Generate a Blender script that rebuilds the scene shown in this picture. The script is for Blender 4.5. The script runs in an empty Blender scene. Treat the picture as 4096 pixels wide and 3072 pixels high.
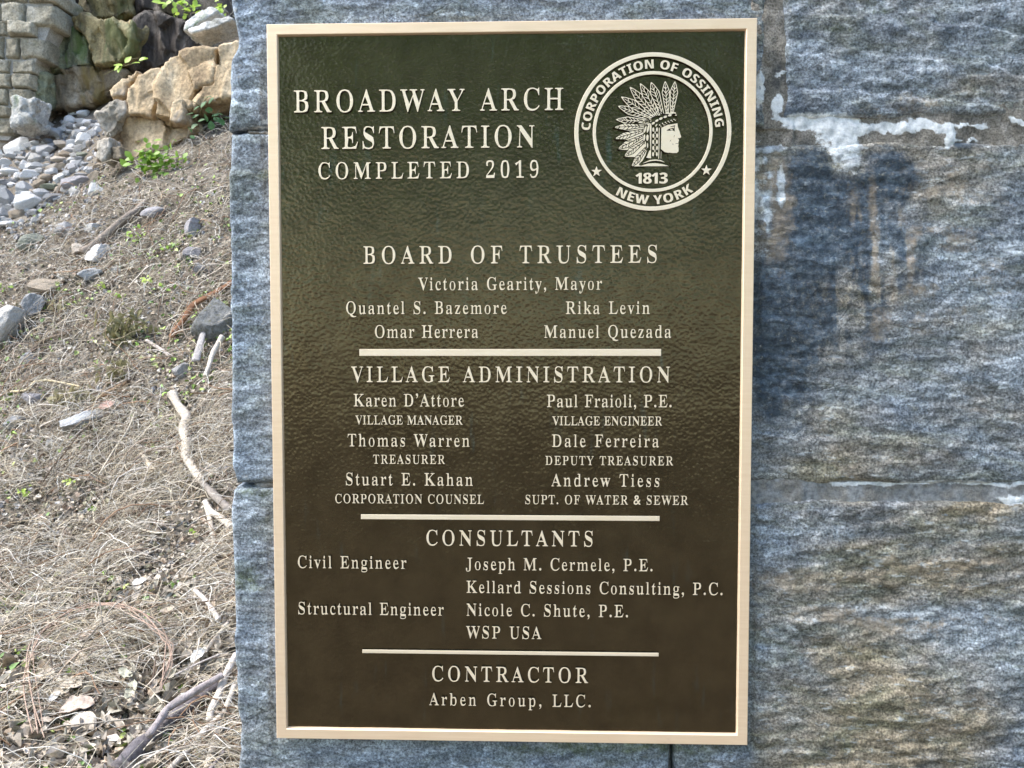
import bpy, math, random
import numpy as np
from mathutils import Vector, Matrix
S = bpy.context.scene
COL = S.collection
rng = np.random.default_rng(7)
random.seed(7)

# ------------------------------------------------------------------ camera
F = 3200.0                       # focal length in photo pixels (photo 4096 x 3072)
PW, PH = 0.6096, 0.9144          # the plaque, 24 x 36 inches
_r = np.array([.0461, .0306, .0004]); _t = np.array([-.0047, .0103, 1.6635]) * PW
_th = np.linalg.norm(_r); _k = _r / _th
_K = np.array([[0, -_k[2], _k[1]], [_k[2], 0, -_k[0]], [-_k[1], _k[0], 0]])
_R = np.eye(3) + math.sin(_th) * _K + (1 - math.cos(_th)) * _K @ _K
def _w(v): return np.array([v[0], v[2], -v[1]])
_C = _w(-_R.T @ _t)
ZC = 1.55 - _C[2]                # height of the plaque's centre; its face is the plane y = 0
CAM = _C + np.array([0, 0, ZC])
RIGHT, DOWN, FWD = _w(_R[0]), _w(_R[1]), _w(_R[2])
cam = bpy.data.cameras.new('camera'); cam_o = bpy.data.objects.new('camera', cam); COL.objects.link(cam_o)
cam.sensor_width = 36; cam.lens = F / 4096 * 36; cam.clip_start = .05; cam.clip_end = 500
m = Matrix.Identity(4)
for i in range(3):
    m[i][0] = RIGHT[i]; m[i][1] = -DOWN[i]; m[i][2] = -FWD[i]; m[i][3] = CAM[i]
cam_o.matrix_world = m
cam.dof.use_dof = True; cam.dof.focus_distance = 1.02; cam.dof.aperture_fstop = 26
S.camera = cam_o
S.render.resolution_x, S.render.resolution_y = 1024, 768

# ------------------------------------------------------------------ light
SUN_EL, SUN_AZ = math.radians(54), math.radians(257)      # azimuth from +y (north) clockwise
W = bpy.data.worlds.new('World'); S.world = W; W.use_nodes = True
wn = W.node_tree.nodes; wl = W.node_tree.links
sky = wn.new('ShaderNodeTexSky'); sky.sky_type = 'NISHITA'; sky.sun_disc = False
sky.sun_elevation = SUN_EL; sky.sun_rotation = SUN_AZ; sky.dust_density = 1.5; sky.ozone_density = 1.0
wl.new(sky.outputs[0], wn['Background'].inputs[0]); wn['Background'].inputs[1].default_value = .15
sun = bpy.data.lights.new('sun', 'SUN'); sun.energy = 2.1; sun.angle = math.radians(24); sun.color = (1, .965, .91)
sun_o = bpy.data.objects.new('sun', sun); COL.objects.link(sun_o)
sd = Vector((math.sin(SUN_AZ) * math.cos(SUN_EL), math.cos(SUN_AZ) * math.cos(SUN_EL), math.sin(SUN_EL)))
sun_o.rotation_euler = sd.to_track_quat('Z', 'Y').to_euler()
S.view_settings.view_transform = 'Standard'; S.view_settings.look = 'None'
S.view_settings.exposure = 1.72; S.view_settings.gamma = 1
S.cycles.max_bounces = 6; S.cycles.use_denoising = True

# ------------------------------------------------------------------ helpers
def ray(px, py):
    d = RIGHT * (px - 2048) / F + DOWN * (py - 1536) / F + FWD
    return d / np.linalg.norm(d)
def on_plane(px, py, y=0.0):
    d = ray(px, py); t = (y - CAM[1]) / d[1]
    return CAM + d * t
_h = np.random.default_rng(3).random(4096 * 8).astype(np.float64)
def vnoise(x, y, z=0.0, seed=0):
    x, y, z = np.broadcast_arrays(np.asarray(x, float), np.asarray(y, float), np.asarray(z, float))
    xi, yi, zi = np.floor(x).astype(np.int64), np.floor(y).astype(np.int64), np.floor(z).astype(np.int64)
    fx, fy, fz = x - xi, y - yi, z - zi
    fx = fx ** 3 * (fx * (fx * 6 - 15) + 10); fy = fy ** 3 * (fy * (fy * 6 - 15) + 10); fz = fz ** 3 * (fz * (fz * 6 - 15) + 10)
    def h(a, b, c):
        n = (a * 73856093) ^ (b * 19349663) ^ (c * 83492791) ^ (seed * 2654435761)
        n = (n ^ (n >> 13)) * 1274126177
        return _h[((n ^ (n >> 16)) & 0x7fffffff) % _h.size]
    r = 0
    for dz in (0, 1):
        wz = fz if dz else 1 - fz
        a = h(xi, yi, zi + dz) * (1 - fx) + h(xi + 1, yi, zi + dz) * fx
        b = h(xi, yi + 1, zi + dz) * (1 - fx) + h(xi + 1, yi + 1, zi + dz) * fx
        r = r + wz * (a * (1 - fy) + b * fy)
    return r * 2 - 1
def fbm(x, y, z=0.0, oct=4, seed=0, gain=.5):
    r = 0; a = 1; s = 0
    for i in range(oct):
        r = r + a * vnoise(np.asarray(x) * 2 ** i + 17.3 * i, np.asarray(y) * 2 ** i + 9.1 * i, np.asarray(z) * 2 ** i, seed + i)
        s += a; a *= gain
    return r / s
def smooth(a, b, x):
    t = np.clip((np.asarray(x, float) - a) / (b - a), 0, 1); return t * t * (3 - 2 * t)
def mesh(name, v, faces, mat=None, smoothed=True, attrs=None, colors=None):
    me = bpy.data.meshes.new(name)
    v = np.asarray(v, float)
    if isinstance(faces, np.ndarray):
        n, k = faces.shape
        me.vertices.add(len(v)); me.vertices.foreach_set('co', v.ravel())
        me.loops.add(n * k); me.loops.foreach_set('vertex_index', faces.astype(np.int32).ravel())
        me.polygons.add(n); me.polygons.foreach_set('loop_start', np.arange(0, n * k, k, dtype=np.int32))
        me.update(calc_edges=True)
    else:
        me.from_pydata([tuple(p) for p in v], [], [tuple(f) for f in faces])
    me.polygons.foreach_set('use_smooth', np.full(len(me.polygons), smoothed))
    for k, a in (attrs or {}).items():
        at = me.attributes.new(k, 'FLOAT', 'POINT'); at.data.foreach_set('value', np.asarray(a, np.float32).ravel())
    if colors is not None:
        at = me.attributes.new('tint', 'FLOAT_COLOR', 'POINT')
        c = np.ones((len(v), 4), np.float32); c[:, :3] = colors
        at.data.foreach_set('color', c.ravel())
    if mat: me.materials.append(mat)
    me.validate(); me.update()
    return me
def link(name, me, parent=None, loc=None):
    o = bpy.data.objects.new(name, me); COL.objects.link(o)
    if parent is not None: o.parent = parent
    if loc is not None: o.location = loc
    return o
def tag(o, label=None, cat=None, group=None, kind=None):
    for k, v in (('label', label), ('category', cat), ('group', group), ('kind', kind)):
        if v: o[k] = v
    return o
def empty(name, loc, label, cat, group=None):
    o = link(name, None, None, loc); o.empty_display_size = .1
    return tag(o, label, cat, group)
def grid_faces(nu, nv):          # vertices indexed [i*nv+j]
    i, j = np.meshgrid(np.arange(nu - 1), np.arange(nv - 1), indexing='ij')
    a = (i * nv + j).ravel()
    return np.stack([a, a + nv, a + nv + 1, a + 1], 1)

class NT:                         # small node-tree writer
    def __init__(s, name):
        s.m = bpy.data.materials.new(name); s.m.use_nodes = True
        s.t = s.m.node_tree; s.n = s.t.nodes; s.b = s.n['Principled BSDF']
    def new(s, typ, **kw):
        x = s.n.new(typ)
        for k, v in kw.items():
            if k.startswith('i_'): x.inputs[k[2:].replace('_', ' ')].default_value = v
            else: setattr(x, k, v)
        return x
    def l(s, a, b): s.t.links.new(a, b)
    def coord(s, kind='Object', scale=(1, 1, 1), jitter=0.0):
        c = s.new('ShaderNodeTexCoord'); mp = s.new('ShaderNodeMapping'); mp.inputs['Scale'].default_value = scale
        src = c.outputs[kind]
        if jitter:
            oi = s.new('ShaderNodeObjectInfo'); ml = s.new('ShaderNodeMath', operation='MULTIPLY'); ml.inputs[1].default_value = jitter
            s.l(oi.outputs['Random'], ml.inputs[0]); ad = s.new('ShaderNodeVectorMath', operation='ADD')
            s.l(src, ad.inputs[0]); s.l(ml.outputs[0], ad.inputs[1]); src = ad.outputs[0]
        s.l(src, mp.inputs['Vector']); return mp.outputs[0]
    def noise(s, vec, scale, detail=5, rough=.6, dist=0.0):
        x = s.new('ShaderNodeTexNoise'); x.inputs['Scale'].default_value = scale; x.inputs['Detail'].default_value = detail
        x.inputs['Roughness'].default_value = rough; x.inputs['Distortion'].default_value = dist
        s.l(vec, x.inputs['Vector']); return x.outputs['Fac']
    def ramp(s, fac, stops):
        r = s.new('ShaderNodeValToRGB'); e = r.color_ramp.elements
        while len(e) < len(stops): e.new(.5)
        for i, (p, c) in enumerate(stops):
            e[i].position = p; e[i].color = (c, c, c, 1) if isinstance(c, (int, float)) else (*c, 1)
        s.l(fac, r.inputs[0]); return r.outputs[0]
    def mix(s, fac, a, b, mode='MIX'):
        x = s.new('ShaderNodeMix', data_type='RGBA', blend_type=mode)
        for v, sock in ((fac, x.inputs[0]), (a, x.inputs[6]), (b, x.inputs[7])):
            if isinstance(v, bpy.types.NodeSocket): s.l(v, sock)
            elif isinstance(v, (int, float)): sock.default_value = v
            else: sock.default_value = (*v, 1)
        return x.outputs[2]
    def math(s, op, a, b=None):
        x = s.new('ShaderNodeMath', operation=op)
        for v, sock in ((a, x.inputs[0]), (b, x.inputs[1])):
            if v is None: continue
            if isinstance(v, bpy.types.NodeSocket): s.l(v, sock)
            else: sock.default_value = v
        return x.outputs[0]
    def attr(s, name, col=False):
        x = s.new('ShaderNodeAttribute'); x.attribute_name = name
        return x.outputs['Color' if col else 'Fac']
    def bump(s, h, strength, dist, prev=None):
        x = s.new('ShaderNodeBump'); x.inputs['Strength'].default_value = strength; x.inputs['Distance'].default_value = dist
        s.l(h, x.inputs['Height'])
        if prev is not None: s.l(prev, x.inputs['Normal'])
        return x.outputs[0]
    def out(s, color=None, rough=None, normal=None, metal=None, spec=None):
        for v, k in ((color, 'Base Color'), (rough, 'Roughness'), (normal, 'Normal'), (metal, 'Metallic'), (spec, 'Specular IOR Level')):
            if v is None: continue
            if isinstance(v, bpy.types.NodeSocket): s.l(v, s.b.inputs[k])
            elif isinstance(v, (int, float)): s.b.inputs[k].default_value = v
            else: s.b.inputs[k].default_value = (*v, 1)
        return s.m

# ------------------------------------------------------------------ materials
def mat_schist():
    n = NT('schist_stone')
    v = n.coord('Object', (1, 1, 1), 3.7)
    va = n.coord('Object', (.42, 1, 1.15), 3.7)
    base = n.math('ADD', n.math('MULTIPLY', n.noise(va, 15, 6, .62, .6), .55), n.math('MULTIPLY', n.noise(n.coord('Object', (.5, 1, 1), 3.7), 62, 5, .68, .4), .45))
    c = n.ramp(base, [(.28, (.068, .080, .098)), (.43, (.148, .170, .198)), (.56, (.245, .275, .305)), (.70, (.41, .452, .49))])
    big = n.noise(va, 4.2, 4, .6, .5)
    brown = n.ramp(big, [(.44, 0.0), (.62, .85)])
    bt = n.ramp(n.noise(va, 34, 5, .6), [(.35, (.10, .085, .05)), (.55, (.27, .215, .14)), (.7, (.37, .31, .22))])
    c = n.mix(n.math('MULTIPLY', brown, n.attr('warm')), c, bt)
    olive = n.ramp(n.noise(va, 23, 4, .65, .8), [(.49, 0.0), (.66, .42)])
    c = n.mix(olive, c, (.12, .13, .075))
    rag = n.math('MULTIPLY', n.math('SUBTRACT', n.noise(v, 85, 6, .72), .5), 2.2)
    def mask(k, a=.34, b=.62): return n.ramp(n.math('ADD', n.attr(k), rag), [(a, 0.0), (b, 1.0)])
    sp = n.ramp(n.noise(v, 330, 3, .7), [(.35, .42), (.5, .98), (.64, 1.65)])
    c = n.mix(1.0, c, sp, 'MULTIPLY')
    pale = n.ramp(n.noise(va, 120, 3, .7), [(.57, 0.0), (.70, .5)])
    c = n.mix(pale, c, (.50, .545, .57))
    c = n.mix(n.math('SUBTRACT', 1.0, n.attr('warm')), c, n.mix(1.0, c, (.93, 1.03, 1.15), 'MULTIPLY'))
    # stains that belong to the stone
    drk = n.ramp(n.noise(v, 130, 5, .7), [(.35, (.012, .022, .036)), (.55, (.045, .07, .10)), (.72, (.11, .145, .18))])
    c = n.mix(n.math('MULTIPLY', mask('dark', .12, 1.0), .90), c, drk)
    tan = n.ramp(n.noise(v, 70, 5, .7), [(.35, (.16, .125, .08)), (.6, (.46, .37, .27))])
    c = n.mix(n.math('MULTIPLY', mask('tan', .2, .9), .62), c, tan)
    moss = n.ramp(n.noise(v, 90, 4, .7), [(.35, (.03, .05, .012)), (.6, (.10, .13, .03))])
    c = n.mix(n.math('MULTIPLY', mask('moss', .2, .9), .6), c, moss)
    lime = n.ramp(n.noise(v, 100, 5, .7), [(.3, (.26, .29, .32)), (.5, (.56, .60, .63)), (.66, (.88, .90, .91))])
    c = n.mix(mask('lime', .30, .80), c, lime)
    cv = n.coord('Object', (2.0, 1, 17), 3.7)
    wob = n.new('ShaderNodeTexNoise'); wob.inputs['Scale'].default_value = 14; wob.inputs['Detail'].default_value = 5; n.l(v, wob.inputs['Vector'])
    wv = n.new('ShaderNodeVectorMath', operation='MULTIPLY_ADD'); n.l(wob.outputs['Color'], wv.inputs[0]); wv.inputs[1].default_value = (1.6, 1.6, 2.2); n.l(cv, wv.inputs[2])
    vo = n.new('ShaderNodeTexVoronoi'); vo.feature = 'DISTANCE_TO_EDGE'; vo.inputs['Scale'].default_value = 1.3; n.l(wv.outputs[0], vo.inputs['Vector'])
    gate = n.ramp(n.noise(va, 19, 4, .6), [(.56, 0.0), (.66, 1.0)])
    crk = n.math('MULTIPLY', n.ramp(vo.outputs['Distance'], [(.0, 1.0), (.045, 0.0)]), gate)
    c = n.mix(n.math('MULTIPLY', crk, .38), c, (.035, .038, .035))
    vw = n.new('ShaderNodeVectorMath', operation='MULTIPLY_ADD'); n.l(wob.outputs['Color'], vw.inputs[0]); vw.inputs[1].default_value = (.05, .05, .03); n.l(n.coord('Object', (.55, 1, 1.25), 3.7), vw.inputs[2])
    ch = n.new('ShaderNodeTexVoronoi'); ch.inputs['Scale'].default_value = 62; n.l(vw.outputs[0], ch.inputs['Vector'])
    ch2 = n.new('ShaderNodeTexVoronoi'); ch2.inputs['Scale'].default_value = 150; n.l(vw.outputs[0], ch2.inputs['Vector'])
    sepc = n.new('ShaderNodeSeparateColor'); n.l(ch.outputs['Color'], sepc.inputs[0]); sep2 = n.new('ShaderNodeSeparateColor'); n.l(ch2.outputs['Color'], sep2.inputs[0])
    c = n.mix(1.0, c, n.ramp(sepc.outputs[0], [(0.0, .82), (1.0, 1.18)]), 'MULTIPLY'); c = n.mix(1.0, c, n.ramp(sep2.outputs[0], [(0.0, .74), (.8, 1.1), (1.0, 1.45)]), 'MULTIPLY')
    b = n.bump(n.noise(n.coord('Object', (.65, 1, 1.1), 3.7), 60, 6, .66, .2), .55, .005)
    b = n.bump(n.math('ADD', ch.outputs['Distance'], n.math('MULTIPLY', sepc.outputs[1], .8)), .5, .0035, b)
    b = n.bump(sep2.outputs[1], .35, .0016, b)
    b = n.bump(n.math('SUBTRACT', 1.0, crk), .4, .003, b)
    b = n.bump(n.noise(v, 300, 4, .7), .5, .0014, b)
    r = n.math('SUBTRACT', .82, n.math('MULTIPLY', n.attr('dark'), .12))
    return n.out(c, r, b, spec=.25)
def mat_mortar():
    n = NT('mortar'); v = n.coord('Object')
    c = n.ramp(n.noise(v, 45, 6, .7), [(.32, (.10, .095, .085)), (.5, (.20, .185, .16)), (.68, (.32, .30, .275))])
    c = n.mix(1.0, c, n.ramp(n.noise(v, 420, 3, .7), [(.33, .45), (.5, 1.0), (.68, 1.5)]), 'MULTIPLY')
    c = n.mix(n.attr('pale'), c, n.ramp(n.noise(v, 150, 4, .7), [(.35, (.13, .14, .15)), (.6, (.29, .305, .315))]))
    drk = n.ramp(n.noise(v, 130, 5, .7), [(.35, (.01, .016, .026)), (.7, (.05, .075, .10))])
    c = n.mix(n.attr('dark'), c, drk)
    lime = n.ramp(n.noise(v, 100, 5, .7), [(.3, (.38, .42, .45)), (.55, (.72, .75, .77)), (.7, (.9, .92, .93))])
    rag = n.math('MULTIPLY', n.math('SUBTRACT', n.noise(v, 85, 6, .72), .5), 2.2)
    c = n.mix(n.ramp(n.math('ADD', n.attr('lime'), rag), [(.34, 0.0), (.62, 1.0)]), c, lime)
    b = n.bump(n.noise(v, 260, 5, .75), .8, .002)
    return n.out(c, .9, b, spec=.15)
def mat_brass(name, c0, c1, brush, metal=.5):
    n = NT(name); v = n.coord('Object', (1, 1, brush))
    f = n.noise(v, 14, 5, .7)
    c = n.ramp(f, [(.3, c0), (.7, c1)])
    v2 = n.coord('Object')
    c = n.mix(n.ramp(n.noise(v2, 30, 5, .7), [(.62, 0.0), (.8, .3)]), c, (.55, .43, .30))
    b = n.bump(f, .12, .0006)
    r = n.ramp(n.noise(v, 22, 4, .6), [(.3, .40), (.7, .54)])
    return n.out(c, r, b, metal, .5)
def mat_field():
    n = NT('dark_bronze'); v = n.coord('Object')
    c = n.ramp(n.noise(v, 26, 5, .65), [(.35, (.096, .076, .046)), (.65, (.128, .102, .061))])
    drip = n.ramp(n.noise(n.coord('Object', (1, 1, .12)), 95, 3, .6), [(.60, 0.0), (.78, 1.0)])
    pat = n.math('MULTIPLY', drip, n.ramp(n.noise(v, 9, 3, .6), [(.45, 0.0), (.7, .55)]))
    c = n.mix(pat, c, (.15, .23, .24))
    vr = n.new('ShaderNodeTexVoronoi'); vr.feature = 'SMOOTH_F1'; vr.inputs['Scale'].default_value = 240
    n.l(v, vr.inputs['Vector'])
    b = n.bump(vr.outputs['Distance'], .36, .0011)
    b = n.bump(n.noise(n.coord('Object', (1, 1, .6)), 110, 5, .62), .26, .0011, b)
    return n.out(c, n.ramp(n.noise(v, 12, 3, .6), [(.3, .17), (.7, .24)]), b, .93, .6)
def mat_tint(name, rough=.85, spec=.2, trans=False, bumpy=0.0, scale=60):
    n = NT(name); c = n.attr('tint', True); v = n.coord('Object')
    c = n.mix(1.0, c, n.ramp(n.noise(v, scale, 4, .65), [(.3, .62), (.5, 1.0), (.7, 1.3)]), 'MULTIPLY')
    b = n.bump(n.noise(v, scale * 1.7, 5, .65), bumpy, .01) if bumpy else None
    return n.out(c, rough, b, spec=spec)
def mat_leaf(name, c0, c1, rough=.5):
    n = NT(name); oi = n.new('ShaderNodeObjectInfo'); v = n.coord('Object')
    f = n.math('ADD', n.math('MULTIPLY', oi.outputs['Random'], .5), n.math('MULTIPLY', n.noise(v, 40, 3), .6))
    n.out(n.ramp(f, [(.25, c0), (.8, c1)]), rough, spec=.35)
    tr = n.new('ShaderNodeBsdfTranslucent'); n.l(n.ramp(f, [(.25, c0), (.8, c1)]), tr.inputs[0])
    mx = n.new('ShaderNodeMixShader'); mx.inputs[0].default_value = .35
    n.l(n.b.outputs[0], mx.inputs[1]); n.l(tr.outputs[0], mx.inputs[2])
    n.l(mx.outputs[0], n.n['Material Output'].inputs[0]); return n.m
def mat_rock(name, stops, streak=(1, 1, 1), scale=5, rough=.8, bump=.9, accent=None, spec=.25):
    n = NT(name); v = n.coord('Object', streak, 5.0); v1 = n.coord('Object', (1, 1, 1), 5.0)
    c = n.ramp(n.noise(v, scale, 8, .66, .5), stops)
    c = n.mix(1.0, c, n.ramp(n.noise(v1, scale * 14, 4, .7), [(.33, .6), (.5, 1.0), (.68, 1.35)]), 'MULTIPLY')
    if accent:
        c = n.mix(n.ramp(n.noise(v, scale * .7, 4, .6, 1.0), [(accent[1], 0.0), (accent[1] + .1, accent[2])]), c, accent[0])
    b = n.bump(n.noise(v, scale * 4, 7, .68), bump, .05)
    b = n.bump(n.noise(v1, scale * 22, 4, .7), .5, .012, b)
    return n.out(c, rough, b, spec=spec)
def mat_pebble(name, stops):      # colour varies from stone to stone
    n = NT(name); oi = n.new('ShaderNodeObjectInfo'); v = n.coord('Object', (1, 1, 1), 9.0)
    f = n.math('ADD', n.math('MULTIPLY', oi.outputs['Random'], .7), n.math('MULTIPLY', n.noise(v, 2.2, 5, .65, .5), .42))
    c = n.ramp(f, stops)
    c = n.mix(1.0, c, n.ramp(n.noise(v, 26, 4, .7), [(.33, .65), (.5, 1.0), (.68, 1.25)]), 'MULTIPLY')
    b = n.bump(n.noise(v, 7, 7, .68), .7, .05)
    return n.out(c, .8, b, spec=.25)

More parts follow.
